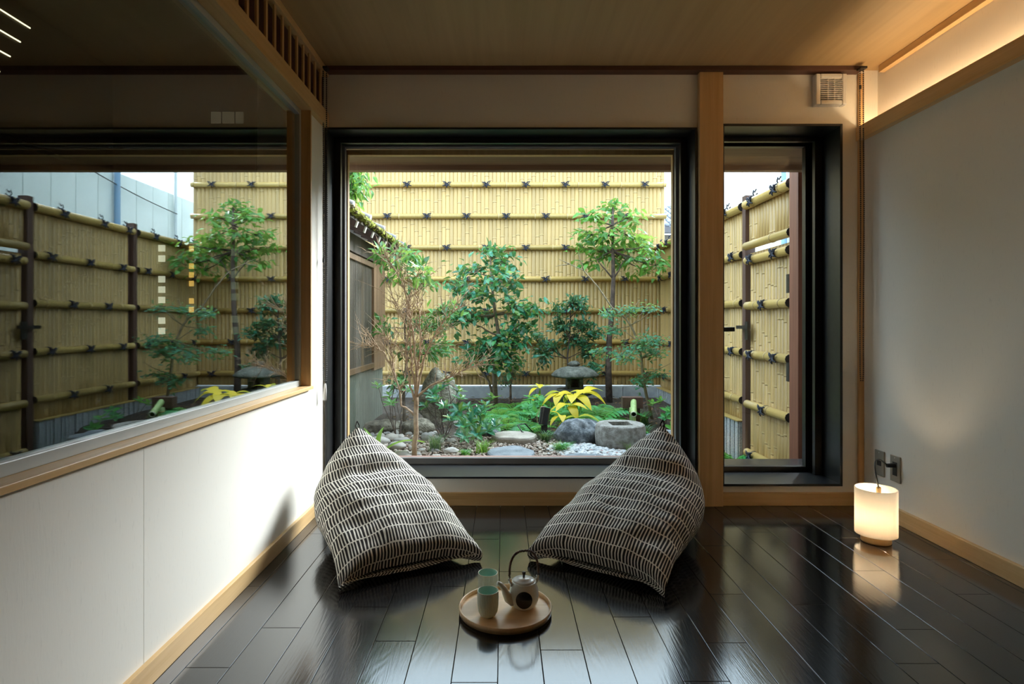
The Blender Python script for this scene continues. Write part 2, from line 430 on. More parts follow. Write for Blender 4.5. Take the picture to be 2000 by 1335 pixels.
lou = struct('trim_9', MB().box(-2.30, -2.24, .3, 3.0, 1.85, 2.48), M['darkwall'])
lm = emit('louvre_glow', (1.0, .82, .5), 1.6)
for i in range(6):
    z = 2.395 - i*.0925
    MB().box(-2.24, -2.236, 1.9, 2.73 - .055*i, z, z+.005).build('lit_slit', lm, lou)

# ------------------------------------------------------------------ small room fittings
v = thing('ventilation_fan', 'square white ventilation grille on the back wall above the glass door', 'vent', (1.79, YB, 2.28))
b = MB(); ring(b, 1.705, 1.875, 2.195, 2.365, .026, YB-.045, YB-.001); b.build('housing', M['white_plastic'], v, bevel=.006)
b = MB(); ring(b, 1.732, 1.848, 2.222, 2.338, .004, YB, YO-.03); b.box(1.732, 1.848, YO-.03, YO-.02, 2.222, 2.338); b.build('duct', M['duct'], v)
for i in range(11):
    z = 2.2265 + i*.0107
    MB().box(1.731, 1.849, YB-.042, YB-.034, z, z+.0035).build('slat', M['white_plastic'], v)
for x in (1.771, 1.806): MB().box(x, x+.003, YB-.043, YB-.033, 2.221, 2.339).build('divider', M['white_plastic'], v)

def chain(name, label, xa, xb, y, zt, zb, weight=False):
    t = thing(name, label, 'blind chain', (xa, y, zb))
    b = MB(); n = int((zt-zb)/.0105)
    for x in (xa, xb):
        for i in range(n):
            z = zt - i*.0105
            k = max(0.0, 1 - (z-zb)/.10); xx = x + ((xa+xb)/2 - x)*(1-math.sqrt(max(0, 1-k*k)))
            b.blob((xx + .002*math.sin(z*5), y, z), (.0042,)*3, 1, 0)
    b.build('beads', M['dark_plastic'], t, smooth=True, kind='stuff')
    MB().tube([(xa, y, zt+.004), (xa, y, zb+.1)], .0007, 4).tube([(xb, y, zt+.004), (xb, y, zb+.1)], .0007, 4).build('cord', M['dark_plastic'], t)
    MB().tube([(xa, y, 1.35 if weight else 2.28), (xa, y, 1.33 if weight else 2.26)], .006, 8).build('connector', M['dark_plastic'], t)
    MB().box(min(xa, xb)-.008, max(xa, xb)+.008, y-.02, y+.02, zt, 2.376).build('chain_bracket', M['dark_plastic'], t)
    if weight:
        MB().tube([((xa+xb)/2, y, zb+.004), ((xa+xb)/2, y, zb-.03), ((xa+xb)/2-.003, y, zb-.085)], [.005, .008, .010], 8).build('weight', M['white_plastic'], t, smooth=True)
chain('blind_chain', 'dark bead chain loop with white weight beside the inner window', -.966, -.948, 3.10, 2.365, .675, True)
chain('blind_chain', 'dark bead chain loop hanging in front of the lit wooden ledge', 1.918, 1.936, 3.10, 2.365, .675)

def plate(y, lab, plug):
    z = .268
    t = thing('wall_outlet', lab, 'outlet', (XR, y, z), group='steel plates on the right wall')
    MB().box(XR-.007, XR-.0005, y-.037, y+.037, z-.066, z+.066).build('cover', M['steel'], t, bevel=.002)
    MB().box(XR-.0085, XR-.0065, y-.016, y+.016, z-(.034 if plug else .013), z+(.034 if plug else .013)).build('socket', M['dark_plastic'], t)
    MB().tube([(XR-.0085, y, z+.055), (XR-.0065, y, z+.055)], .003, 8).build('screw', M['white_plastic'], t)
plate(3.037, 'steel wall plate with a small square jack next to the glass door', False)
plate(2.915, 'steel wall outlet with the black lamp plug in it', True)

# round paper-white lamp
M['shade'] = None
g = NG('opal_shade')
b_ = g.bsdf((.94, .92, .87), .4); t_ = g.n('BsdfTranslucent'); t_.inputs[0].default_value = (.97, .95, .90, 1)
mx = g.n('MixShader'); mx.inputs[0].default_value = .6; g.l(b_, mx.inputs[1]); g.l(t_.outputs[0], mx.inputs[2])
M['shade'] = g.done(mx.outputs[0])
lx, ly = 1.715, 2.655
lamp = thing('table_lamp', 'small round lamp with glowing white shade on a wooden base', 'lamp', (lx, ly, 0))
MB().lathe([(.060, 0), (.062, .004), (.062, .050), (.055, .054)], 40, (lx, ly, 0)).build('base', wood('lamp_beech', (.50, .30, .12), (.66, .44, .2), 'x', .45), lamp, smooth=False)
MB().lathe([(.010, .054), (.010, .245), (.008, .25)], 16, (lx+.012, ly, 0)).build('stem', wood('lamp_stem_beech', (.62, .40, .16), (.72, .5, .24), 'z', .45), lamp, smooth=True)
prof = [(.0835, .038), (.086, .036), (.086, .245), (.0835, .245), (.0835, .038)]
sb = MB(); n = 48
for r_, z_ in prof[:4]:
    for j in range(n): sb.v.append((lx+r_*math.cos(2*math.pi*j/n), ly+r_*math.sin(2*math.pi*j/n), z_))
for i in range(4):
    for j in range(n): sb.f.append((i*n+j, i*n+(j+1)%n, ((i+1)%4)*n+(j+1)%n, ((i+1)%4)*n+j))
sb.build('shade', M['shade'], lamp, smooth=False)
bulb = MB().blob((lx-.012, ly, .125), (.026, .026, .036), 2, 0).build('bulb', emit('lamp_bulb', (1.0, .78, .52), 125), lamp, smooth=True)
cp = [(lx+.012, ly, .247), (lx+.006, ly+.01, .305), (lx+.035, ly+.06, .352), (lx+.13, ly+.17, .335), (XR-.045, 2.915, .285)]
pts = []
for i in range(len(cp)-1):
    a, b2 = Vector(cp[max(i-1, 0)]), Vector(cp[i]); c2, d2 = Vector(cp[i+1]), Vector(cp[min(i+2, len(cp)-1)])
    for k in range(6):
        t = k/6; pts.append(.5*((2*b2) + (c2-a)*t + (2*a-5*b2+4*c2-d2)*t*t + (3*b2-a-3*c2+d2)*t**3))
pts.append(Vector(cp[-1]))
cd = MB().tube(pts, .0034, 8).build('cord', M['dark_plastic'], lamp, smooth=True)
MB().tube([(XR-.048, 2.915, .285), (XR-.0085, 2.915, .285)], [.010, .012], 8).build('plug', M['dark_plastic'], cd)

# ------------------------------------------------------------------ floor cushions
def cushionmat():
    g = NG('woven_stripe_fabric'); uv = g.n('UVMap'); s = g.n('SeparateXYZ'); g.l(uv.outputs[0], s.inputs[0])
    u, vv = s.outputs[0], s.outputs[1]
    wob = g.noise(uv.outputs[0], 14, 2)
    v2 = g.math('ADD', g.math('DIVIDE', vv, .064), g.math('MULTIPLY', g.math('SUBTRACT', wob, .5), .22))
    row = g.math('FLOOR', v2); fv = g.math('FRACT', v2)
    wn = g.n('TexWhiteNoise', noise_dimensions='1D'); g.l(row, wn.inputs['W'])
    cx = g.n('CombineXYZ'); g.l(g.math('MULTIPLY', u, 16.0), cx.inputs[0]); g.l(g.math('MULTIPLY', row, 5.37), cx.inputs[1])
    nz = g.noise(cx.outputs[0], 1.0, 2)
    sl = g.math('MULTIPLY', g.math('MULTIPLY', g.math('SUBTRACT', nz, .5), 2.2), g.math('SUBTRACT', fv, .5))
    u2 = g.math('ADD', g.math('ADD', g.math('DIVIDE', u, .0138), wn.outputs['Value']), g.math('ADD', sl, g.math('MULTIPLY', nz, 1.4)))
    tri = g.math('ABSOLUTE', g.math('SUBTRACT', g.math('FRACT', u2), .5))
    st = g.range(tri, .265, .315, 1.0, 0.0)
    gap = g.range(g.math('ABSOLUTE', g.math('SUBTRACT', fv, .5)), 0.452, .468, 1.0, 0.0)
    k = g.math('MULTIPLY', st, gap)
    weave = g.noise(g.obj(), 500, 2)
    lt = g.mix(weave, (.76, .72, .64), (.90, .87, .79)); dk = g.mix(weave, (.016, .013, .012), (.034, .028, .026))
    return g.done(g.bsdf(g.mix(k, lt, dk), .85, g.bump(weave, .15, .001), Specular_IOR_Level=.2))
M['cushion'] = cushionmat()
M['loop'] = plain('black_webbing', (.012, .011, .011), .8)

def cat(keys, s):
    i = 0
    while i < len(keys)-2 and s > keys[i+1][0]: i += 1
    k0, k1 = keys[i], keys[i+1]; t = (s-k0[0])/(k1[0]-k0[0])
    out = []
    for q in range(1, len(k0)):
        def slope(j):
            if j <= 0 or j >= len(keys)-1:
                a, b = (0, 1) if j <= 0 else (len(keys)-2, len(keys)-1)
                return (keys[b][q]-keys[a][q])/(keys[b][0]-keys[a][0])
            return (keys[j+1][q]-keys[j-1][q])/(keys[j+1][0]-keys[j-1][0])
        h = k1[0]-k0[0]; m0, m1 = slope(i)*h, slope(i+1)*h
        out.append((2*t**3-3*t*t+1)*k0[q] + (t**3-2*t*t+t)*m0 + (-2*t**3+3*t*t)*k1[q] + (t**3-t*t)*m1)
    return out

def cushion(label, loc, rz, seed, L, H, lat=0.0, W=.285):
    root = thing('floor_cushion', label, 'cushion', (loc[0], loc[1], 0), rz)
    keys = [  # s, t, z, half width, half thickness, tilt
        (0, .055, .028, W*.96, .006, -10), (.05, .030, .062, W, .048, -6), (.16, .115, .092, W*.99, .088, 6), (.36, .30*L/.73, .13, W*.99, .130, 18),
        (.54, .47*L/.73, .165, W*.98, .160, 33), (.70, .60*L/.73, .225, W*.86, .165, 50), (.84, .68*L/.73, .325*H/.475, W*.58, .115, 60),
        (.94, .72*L/.73, .415*H/.475, W*.27, .055, 66), (1, .735*L/.73, H, .006, .006, 70)]
    NS, NP = 84, 112; V = []; F_ = []; UV = []
    prev = None; vlen = 0
    for i in range(NS+1):
        s = i/NS; t, z, a, bt, th = cat(keys, s); a = max(a, .004); bt = max(bt, .003); th = R(th)
        ts = t; lo = lat*s**2
        top = (lo, ts - math.sin(th)*bt, z + math.cos(th)*bt)
        if prev: vlen += math.dist(prev, top)
        prev = top; ringp = []
        for j in range(NP+1):
            ph = math.pi/2 - 2*math.pi*j/NP + 0.0
            cx, sx = math.cos(ph), math.sin(ph)
            pw = .92 - .18*math.exp(-((s-.45)/.3)**2) + .5*max(0, 1-s/.25)
            x = a*math.copysign(abs(cx)**pw, cx); w = bt*math.copysign(abs(sx)**.95, sx)
            if sx > 0:
                w -= .030*math.exp(-((s-.70)/.075)**2)*math.exp(-(x/(a*.75))**2)*sx
                w += .014*math.exp(-((s-.80)/.06)**2)*sx
            nn = noise.noise(Vector((x*9+seed*7, s*7, sx*2))); n2 = noise.noise(Vector((x*5+s*16+seed, s*15-x*9, 3.3*seed)))
            w += (.010*nn + .007*n2)*min(1, bt/.08); x += .005*nn*cx
            y = ts - math.sin(th)*w; zz = z + math.cos(th)*w
            kk = max(0, 1-s/.22); e_ = (abs(x)/max(a, .01))**5*kk; y -= .055*e_; x *= 1+.07*e_; zz -= .03*e_
            ringp.append((x+lo, y, max(zz, .004)))
        acc = [0]
        for j in range(NP): acc.append(acc[-1] + math.dist(ringp[j], ringp[j+1]))
        half = acc[NP//2]
        for j in range(NP+1):
            V.append(ringp[j]); uu = acc[j] if j <= NP//2 else acc[j]-acc[NP]
            UV.append((acc[j], vlen))
    n1 = NP+1
    for i in range(NS):
        for j in range(NP): F_.append((i*n1+j, i*n1+j+1, (i+1)*n1+j+1, (i+1)*n1+j))
    # weld of first/last column is positional only; uv: right half runs +u, left half runs -u from the middle of the top
    me = bpy.data.meshes.new('cover'); me.from_pydata(V, [], F_); me.materials.append(M['cushion'])
    lay = me.uv_layers.new(name='UVMap')
    per = {}
    for i in range(NS+1): per[i] = UV[i*n1+NP][0]
    for p in me.polygons:
        c = sum((l % n1) for l in p.vertices)/4
        for li in p.loop_indices:
            vi = me.loops[li].vertex_index; i, j = divmod(vi, n1); u, vv = UV[vi]
            if c > NP/2: u -= per[i]
            if NP/4 < c < 3*NP/4: vv += .021; u += .4
            lay.data[li].uv = (u+5, vv+.02)
    me.polygons.foreach_set('use_smooth', [True]*len(me.polygons)); me.update()
    o = bpy.data.objects.new('cover', me); C.objects.link(o); adopt(o, root, True)
    # webbing loop at the tip
    ty = .735*L/.73; b = MB(); path = [(lat-.005, ty-.006, H-.012), (lat-.010, ty+.004, H+.010), (lat, ty+.008, H+.032), (lat+.010, ty+.004, H+.010), (lat+.005, ty-.006, H-.012)]
    for p, q in zip(path, path[1:]): b.bar(p, q, .014, .003, (1, 0, .2))
    b.build('loop', M['loop'], root, local=True)
    return root
cushion('black and cream striped floor cushion leaning towards the white inner window wall', (-.355, 2.285), R(28.9), 1.0, .73, .475, -.03)
cushion('black and cream striped floor cushion in front of the wooden pillar', (.349, 2.27), R(-35.5), 2.6, .77, .485, .0)

# ------------------------------------------------------------------ tray, cups, teapot
tx, ty = .007, 2.005
M['tray'] = wood('tray_oak', (.64, .41, .21), (.80, .56, .33), 'x', .35, .8)
t = thing('serving_tray', 'round light wooden tray with raised rim on the black floor', 'tray', (tx, ty, 0))
MB().lathe([(.150, .0), (.157, .004), (.158, .010), (.150, .011)], 72, (tx, ty, 0)).build('bottom', M['tray'], t)
rb = MB(); n = 72; pr = [(.1535, .008), (.1595, .006), (.161, .024), (.1585, .026), (.156, .024)]
for r_, z_ in pr:
    for j in range(n): rb.v.append((tx+r_*math.cos(2*math.pi*j/n), ty+r_*math.sin(2*math.pi*j/n), z_))
for i in range(5):
    for j in range(n): rb.f.append((i*n+j, i*n+(j+1)%n, ((i+1)%5)*n+(j+1)%n, ((i+1)%5)*n+j))
rb.build('rim', wood('tray_rim_oak', (.66, .43, .23), (.80, .58, .34), 'z', .35), t, smooth=True)
M['celadon'] = mottled('celadon_glaze', (.54, .62, .53), (.62, .69, .60), 12, .22, .0)
M['celadon_in'] = mottled('green_glaze_inside', (.34, .56, .47), (.42, .63, .54), 12, .25, .0)
M['celadon_rim'] = plain('pale_glaze_rim', (.62, .58, .46), .3)
def cup(label, x, y):
    c = thing('tea_cup', label, 'cup', (x, y, .011), group='green tea cups on the tray')
    b = MB(); n = 120; prof = [(.018, 0), (.020, .002), (.026, .006), (.0315, .018), (.0345, .040), (.0355, .065), (.0358, .086)]
    for r_, z_ in prof:
        for j in range(n):
            rr = r_ + (.0011*math.cos(2*math.pi*j/n*30) if .010 < z_ < .08 else 0)
            b.v.append((rr*math.cos(2*math.pi*j/n), rr*math.sin(2*math.pi*j/n), z_))
    for i in range(len(prof)-1):
        for j in range(n): b.f.append((i*n+j, i*n+(j+1)%n, (i+1)*n+(j+1)%n, (i+1)*n+j))
    b.f.append(tuple(reversed(range(n)))); b.build('body', M['celadon'], c, smooth=True, local=True)
    b = MB(); n = 48; prof = [(.002, .010), (.022, .011), (.029, .022), (.0325, .045), (.0335, .087)]
    for r_, z_ in prof:
        for j in range(n): b.v.append((r_*math.cos(2*math.pi*j/n), r_*math.sin(2*math.pi*j/n), z_))
    for i in range(len(prof)-1):
        for j in range(n): b.f.append((i*n+(j+1)%n, i*n+j, (i+1)*n+j, (i+1)*n+(j+1)%n))
    b.f.append(tuple(range(n))); b.build('inner_glaze', M['celadon_in'], c, smooth=True, local=True)
    b = MB().tube([(.0347*math.cos(2*math.pi*j/48), .0347*math.sin(2*math.pi*j/48), .0865) for j in range(49)], .00135, 6, False)
    b.build('rim', M['celadon_rim'], c, smooth=True, local=True)
cup('fluted green tea cup standing alone at the near edge of the tray', -.052, 1.955)
cup('fluted green tea cup half hidden behind the other cup and spout', -.056, 2.095)

M['pot'] = mottled('grey_white_glaze', (.64, .66, .60), (.74, .75, .69), 14, .2, .0)
px_, py_ = .072, 2.02
tp = thing('teapot', 'pale grey teapot with a black dot and a brown wrapped handle on the tray', 'teapot', (px_, py_, .011))
MB().lathe([(.030, 0), (.034, .002), (.044, .010), (.0505, .026), (.052, .045), (.050, .062), (.0455, .078), (.043, .086), (.0435, .090), (.040, .091)], 56).build('body', M['pot'], tp, smooth=True, local=True)
ld = MB().lathe([(.0385, .0905), (.0385, .0935), (.033, .0965), (.022, .0990), (.021, .1005), (.010, .1015), (.004, .102)], 48).build('lid', mottled('white_lid_glaze', (.66, .68, .66), (.76, .78, .76), 10, .15, 0), tp, smooth=True, local=True)
MB().lathe([(.004, .1015), (.0045, .110), (.0068, .116), (.0065, .121), (.003, .123)], 16).build('knob', plain('brown_knob', (.05, .035, .03), .35), ld, smooth=True, local=True)
dire = Vector((-.90, -.34, 0)).normalized()
sp = [dire*.040 + Vector((0, 0, .028)), dire*.058 + Vector((0, 0, .040)), dire*.068 + Vector((0, 0, .058)), dire*.075 + Vector((0, 0, .076)), dire*.088 + Vector((0, 0, .091)), dire*.099 + Vector((0, 0, .098))]
MB().tube(sp, [.020, .0165, .0125, .0098, .0085, .0070], 16).build('spout', M['pot'], tp, smooth=True, local=True)
side = Vector((.96, .28, 0)).normalized()
for sgn in (-1, 1):
    MB().tube([side*(sgn*.042) + Vector((0, 0, .080)), side*(sgn*.050) + Vector((0, 0, .092)), side*(sgn*.051) + Vector((0, 0, .104))], [.008, .0065, .005], 8).build('lug', M['pot'], tp, smooth=True, local=True)
    MB().tube([side*(sgn*.058) + Vector((0, 0, .100)), side*(sgn*.044) + Vector((0, 0, .099))], .0022, 8).tube([side*(sgn*.051) + Vector((0, 0, .098)), side*(sgn*.052) + Vector((0, 0, .125))], .0024, 8).build('hook', M['dark_plastic'], tp, smooth=True, local=True)
hp = []
for i in range(33):
    a = math.pi*i/32; hp.append(side*(-.053*math.copysign(abs(math.cos(a))**.72, math.cos(a))) + Vector((0, 0, .112 + .083*abs(math.sin(a))**.8)))
hm = mottled('brown_cane', (.07, .032, .018), (.14, .07, .04), 120, .5, .4, 300)
hd = MB().tube(hp, .0036, 8).build('handle', hm, tp, smooth=True, local=True)
b = MB(); cwr = []
for i in range(33*5):
    k = i/(33*5-1)*32; a, f = int(min(k, 31)), k-int(min(k, 31)); p = hp[a].lerp(hp[a+1], f)
    an = i*1.05; cwr.append(p + Vector((0, 1, 0))*(.0042*math.cos(an)) + (p-Vector((0, 0, .11))).normalized()*(.0042*math.sin(an)))
b.tube(cwr, .0016, 5).build('wrapping', hm, hd, smooth=True, local=True)
# black dot painted on the belly, as a thin inlay following the glaze
b = MB(); fd = Vector((-.02, -1, 0)).normalized(); prof = [(.044, .010), (.0505, .026), (.052, .045), (.050, .062), (.0455, .078)]
def rad(z):
    for (r0, z0), (r1, z1) in zip(prof, prof[1:]):
        if z0 <= z <= z1: return r0 + (r1-r0)*(z-z0)/(z1-z0)
    return prof[0][0] if z < prof[0][1] else prof[-1][0]
a0 = math.atan2(fd.y, fd.x); cen = .043; b.v.append(None)
for k in range(1, 7):
    for j in range(40):
        q = 2*math.pi*j/40; r_ = .030*k/6; z_ = cen + r_*math.sin(q); ang = a0 + r_*math.cos(q)/.052; rr = rad(z_)+.0006
        b.v.append((rr*math.cos(ang), rr*math.sin(ang), z_))
b.v[0] = ((rad(cen)+.0008)*math.cos(a0), (rad(cen)+.0008)*math.sin(a0), cen)
for j in range(40): b.f.append((0, 1+j, 1+(j+1) % 40))
for k in range(5):
    for j in range(40): b.f.append((1+k*40+j, 1+(k+1)*40+j, 1+(k+1)*40+(j+1) % 40, 1+k*40+(j+1) % 40))
b.build('dot', plain('black_glaze_dot', (.008, .007, .007), .25), tp, smooth=True, local=True)
# ------------------------------------------------------------------ outside: eave of the room
ev = thing('eave', loc=(.4, YO, 2.1), kind='structure')
MB().box(-1.36, 3.0, YO+.001, 4.0, 2.10, 2.12).build('soffit', M['soffit'], ev)
MB().box(-1.36, 3.0, 4.0, 4.06, 2.064, 2.20).build('eave_beam', wood('eave_beam_cedar', (.22, .12, .07), (.34, .21, .13), 'x', .6), ev, bevel=.003)
b = MB(); n0 = len(b.v); b.v += [(-1.36, YO, 2.42), (3.0, YO, 2.42), (3.0, 4.16, 2.19), (-1.36, 4.16, 2.19), (-1.36, YO, 2.46), (3.0, YO, 2.46), (3.0, 4.16, 2.23), (-1.36, 4.16, 2.23)]
b.f += [(3,2,1,0),(4,5,6,7),(0,1,5,4),(1,2,6,5),(2,3,7,6),(3,0,4,7)]; b.build('roof_sheet', M['sash'], ev)
struct('wall_upper', MB().box(-1.36, 3.0, YO-.28, YO, 2.505, 4.6), M['concrete'])
struct('wall_side', MB().box(2.301, 2.4, YB, 4.10, -.4, 2.5), M['redpost'])

# ------------------------------------------------------------------ ground
def gz(x, y):
    def ss(t): t = max(0, min(1, t)); return t*t*(3-2*t)
    low = ss((x-1.50)/.22)*ss((5.75-y)/.4)
    return -.02 + .025*noise.noise(Vector((x*1.3, y*1.3, 1.7))) - .29*low
b = MB(); nx, ny = 70, 80; gx0, gx1, gy0, gy1 = -1.9, 2.35, YO-.02, 8.3
for j in range(ny+1):
    for i in range(nx+1):
        x = gx0+(gx1-gx0)*i/nx; y = gy0+(gy1-gy0)*j/ny; b.v.append((x, y, gz(x, y)))
for j in range(ny):
    for i in range(nx): a = j*(nx+1)+i; b.f.append((a, a+1, a+nx+2, a+nx+1))
struct('ground', b, mottled('dark_garden_soil', (.022, .016, .012), (.07, .05, .036), 14, .95, .8, 90, dist=.02), smooth=True)
struct('ground_street', MB().box(-30, 40, -20, 50, -.6, -.45), mottled('street_ground', (.22, .22, .22), (.30, .30, .29), 3, .9, .1))

# ------------------------------------------------------------------ bamboo
def bamboo_mesh(L, r, nodes, n=8, m=None, axis='z'):
    prof = [(0.0, r)]; flag = [0]
    for z in nodes:
        prof += [(z-.013, r*1.00), (z-.0125, r*.97), (z-.006, r*.98), (z-.0055, r*1.08), (z+.001, r*1.11), (z+.0055, r*1.06), (z+.009, r*1.0)]; flag += [0, 1, 1, -.6, -1, -.6, 0]
    prof.append((L, r)); flag.append(0)
    b = MB(); k = len(prof)
    for z, rr in prof:
        for j in range(n):
            a = 2*math.pi*(j+.5)/n; p = (rr*math.cos(a), rr*math.sin(a), z)
            b.v.append(p if axis == 'z' else (z, p[0], p[1]) if axis == 'x' else (p[0], z, p[1]))
    for i in range(k-1):
        for j in range(n): b.f.append((i*n+j, i*n+(j+1) % n, (i+1)*n+(j+1) % n, (i+1)*n+j) if axis == 'z' or axis == 'x' else (i*n+(j+1) % n, i*n+j, (i+1)*n+j, (i+1)*n+(j+1) % n))
    b.f.append(tuple(reversed(range(n)))); b.f.append(tuple(range((k-1)*n, k*n)))
    me = b.mesh('bamboo', m or M['bamboo'], True)
    at = me.attributes.new('node_ring', 'FLOAT', 'POINT')
    at.data.foreach_set('value', [f for f in flag for _ in range(n)])
    return me
def node_list(L, gap, off):
    z = off; o = []
    while z < L-.03: o.append(z); z += gap*rnd.uniform(.85, 1.15)
    return o

# rope tie: two wraps, a cross and four loose ends; rail runs along local x, front is -y
def tie_mesh(r=.033, tall=False):
    b = MB()
    for dx in (-.009, .009):
        b.tube([(dx, -r*math.cos(a), r*math.sin(a)) for a in [R(q) for q in range(-120, 121, 24)]], .0055, 5)
    b.blob((0, -r-.007, 0), (.018, .012, .016), 1, .2)
    for dx, dz in ((-.062, .030), (.060, .034), (-.055, -.034), (.058, -.028), (.0, -.05)):
        b.tube([(0, -r-.008, 0), (dx*.5, -r-.020, dz*.75), (dx, -r-.010, dz)], [.0075, .0075, .005], 5)
    for sx in (-1, 1):
        b.tube([(0, -r-.008, 0), (sx*.024, -r-.022, .030), (sx*.046, -r-.018, .020), (sx*.030, -r-.016, -.002), (0, -r-.010, 0)], .006, 5)
    if tall:
        b.tube([(0, 0, r*.8), (-.02, -.01, r+.025), (-.008, -.01, r+.055), (.010, -.01, r+.035), (.022, 0, r+.06)], .006, 5)
        b.tube([(0, 0, r*.8), (.02, .01, r+.025), (.014, 0, r+.01)], .006, 5)
    return b.mesh('rope_tie', M['rope'], True)
tie = tie_mesh(); tie_tall = tie_mesh(.036, True)

DB, XF = 8.05, 2.19                     # back fence distance, side fence position
pole_hi = [bamboo_mesh(3.50, .0285, node_list(3.5, .46, rnd.uniform(.03, .44))) for _ in range(26)]
pole_md = [bamboo_mesh(1.90, .0285, node_list(1.9, .46, rnd.uniform(.03, .44))) for _ in range(22)]
fb = thing('bamboo_fence', 'tall bamboo screen fence closing the far end of the garden', 'fence', (.3, DB, .15))
MB().box(-2.7, 2.25, DB+.005, DB+.04, .15, 3.62).build('backing_board', M['post'], fb)
x = -2.683; i = 0
while x < 2.245:
    inst(rnd.choice(pole_hi), 'bamboo_pole', fb, (x, DB, .15), (0, 0, 0), (1, .5, 1)); x += .0545
zs = [3.365, 2.93, 2.493, 2.057, 1.621, 1.185, .749, .313]
for r_, z in enumerate(zs):
    inst(bamboo_mesh(4.95, .036, node_list(4.95, .52, rnd.uniform(.1, .4)), 10, M['bamboo_rail'], 'x'), 'rail', fb, (-2.69, DB-.036, z))
    x = -1.33 + (.0 if r_ % 2 else -.274)
    while x < 2.2:
        inst(tie, 'rope_tie', fb, (x, DB-.036, z), (0, rnd.uniform(-.15, .15), 0)); x += .548

fs = thing('bamboo_fence', 'lower bamboo fence with round top rail along the neighbouring house side', 'fence', (XF, 6.6, .1))
rotx = (0, 0, R(-90))                   # tie front faces -x
def side_rail(parent, y0, y1, z, r=.036, ties=None, tm=None):
    m_ = bamboo_mesh(y1-y0, r, node_list(y1-y0, .5, rnd.uniform(.1, .4)), 10, M['bamboo_rail'], 'y')
    inst(m_, 'rail', parent, (XF-.04, y0, z))
    MB().tube([(XF-.04, y0-.002, z), (XF-.04, y0+.004, z)], r*1.01, 10).build('rail_end', M['dark_plastic'], parent)
    for y in ties or []: inst(tm or tie, 'rope_tie', parent, (XF-.04, y, z), (0, rnd.uniform(-.15, .15), R(-90)))
y = 5.21
while y < DB-.03:
    if abs(y-6.62) > .06: inst(rnd.choice(pole_md), 'bamboo_pole', fs, (XF, y, .13), (0, 0, 0), (.5, 1, 1))
    y += .0545
MB().box(XF+.005, XF+.03, 5.18, DB, .13, 2.02).build('backing_board', M['post'], fs)
for z, ph in ((1.621, .0), (1.185, .27), (.749, .0), (.313, .27)):
    side_rail(fs, 5.19, 6.58, z, .034, [5.35+ph+k*.5 for k in range(3) if 5.25 < 5.35+ph+k*.5 < 6.5])
    side_rail(fs, 6.66, DB-.03, z, .034, [6.8+ph+k*.5 for k in range(3) if 6.7 < 6.8+ph+k*.5 < 7.95])
side_rail(fs, 5.19, 6.58, 2.05, .04, [5.5, 6.05, 6.45], tie_tall); side_rail(fs, 6.66, DB-.03, 2.05, .04, [6.95, 7.45, 7.85], tie_tall)
for y, h in ((5.15, 2.14), (6.62, 2.15)): MB().box(XF-.045, XF+.045, y-.035, y+.035, -.35, h).build('post', M['post'], fs, bevel=.004)
MB().box(XF-.08, XF+.06, 4.13, 4.26, -.40, 2.30).build('gate_post', M['redpost'], fs, bevel=.004)
MB().box(XF-.06, XF+.045, 4.262, 4.30, -.40, 2.06).build('gate_jamb', M['post'], fs, bevel=.004)
pole_tr = [bamboo_mesh(.36, .0285, node_list(.36, .46, rnd.uniform(.03, .44))) for _ in range(5)]
y = 4.335
while y < 5.11: inst(rnd.choice(pole_tr), 'bamboo_pole', fs, (XF, y, 1.68), (0, 0, 0), (.5, 1, 1)); y += .0545
side_rail(fs, 4.31, 5.11, 2.05, .042, [4.5, 4.93], tie_tall); side_rail(fs, 4.31, 5.11, 1.685, .036)
MB().box(XF+.005, XF+.03, 4.31, 5.11, 1.68, 2.02).build('backing_board', M['post'], fs)

gt = thing('garden_gate', 'narrow bamboo gate hung between two brown posts of the side fence', 'gate', (XF, 4.7, -.25))
pole_gt = [bamboo_mesh(1.90, .0285, node_list(1.90, .46, rnd.uniform(.03, .44))) for _ in range(14)]
y = 4.36
while y < 5.09: inst(rnd.choice(pole_gt), 'bamboo_pole', gt, (XF, y, -.28), (0, 0, 0), (.5, 1, 1)); y += .0545
MB().box(XF+.005, XF+.03, 4.32, 5.10, -.28, 1.625).build('backing_board', M['post'], gt)
for z, ph in ((1.555, 0), (1.158, .2), (.735, 0), (.295, .2), (-.13, 0)): side_rail(gt, 4.33, 5.09, z, .036, [4.52+ph, 4.95] if ph == 0 else [4.72])
for z in (1.30, .64): MB().box(XF-.07, XF-.06, 4.285, 4.325, z-.07, z+.07).build('hinge', M['dark_plastic'], gt)
lt = MB().box(XF-.062, XF-.050, 5.03, 5.09, .86, 1.02).build('latch', M['dark_plastic'], gt)
MB().box(XF-.085, XF-.062, 4.98, 5.22, .955, .985).build('bolt', M['dark_plastic'], lt)

cs = thing('stone_curb', 'low grey stone curb under the tall bamboo screen', 'curb', (.3, DB, 0))
x = -1.95
while x < 2.1:
    MB().box(x, min(x+.596, 2.2), DB-.10, DB+.07, -.25, .135).build('block', M['concrete'], cs, bevel=.004); x += .60
cg = thing('stone_curb', 'rough granite curb under the lower side fence', 'curb', (XF, 6.6, 0))
b = MB(); y = 5.2
while y < DB-.11:
    b.box(XF-.075+rnd.uniform(-.008, .006), XF+.08, y, y+.034, -.42, .12); y += .045
b.box(XF-.066, XF+.08, 5.19, DB-.11, -.42, .115)
b.build('ribbed_face', M['granite'], cg); MB().box(XF-.085, XF+.06, 5.19, DB-.11, .120, .13).build('cap', M['bamboo_rail'], cg)

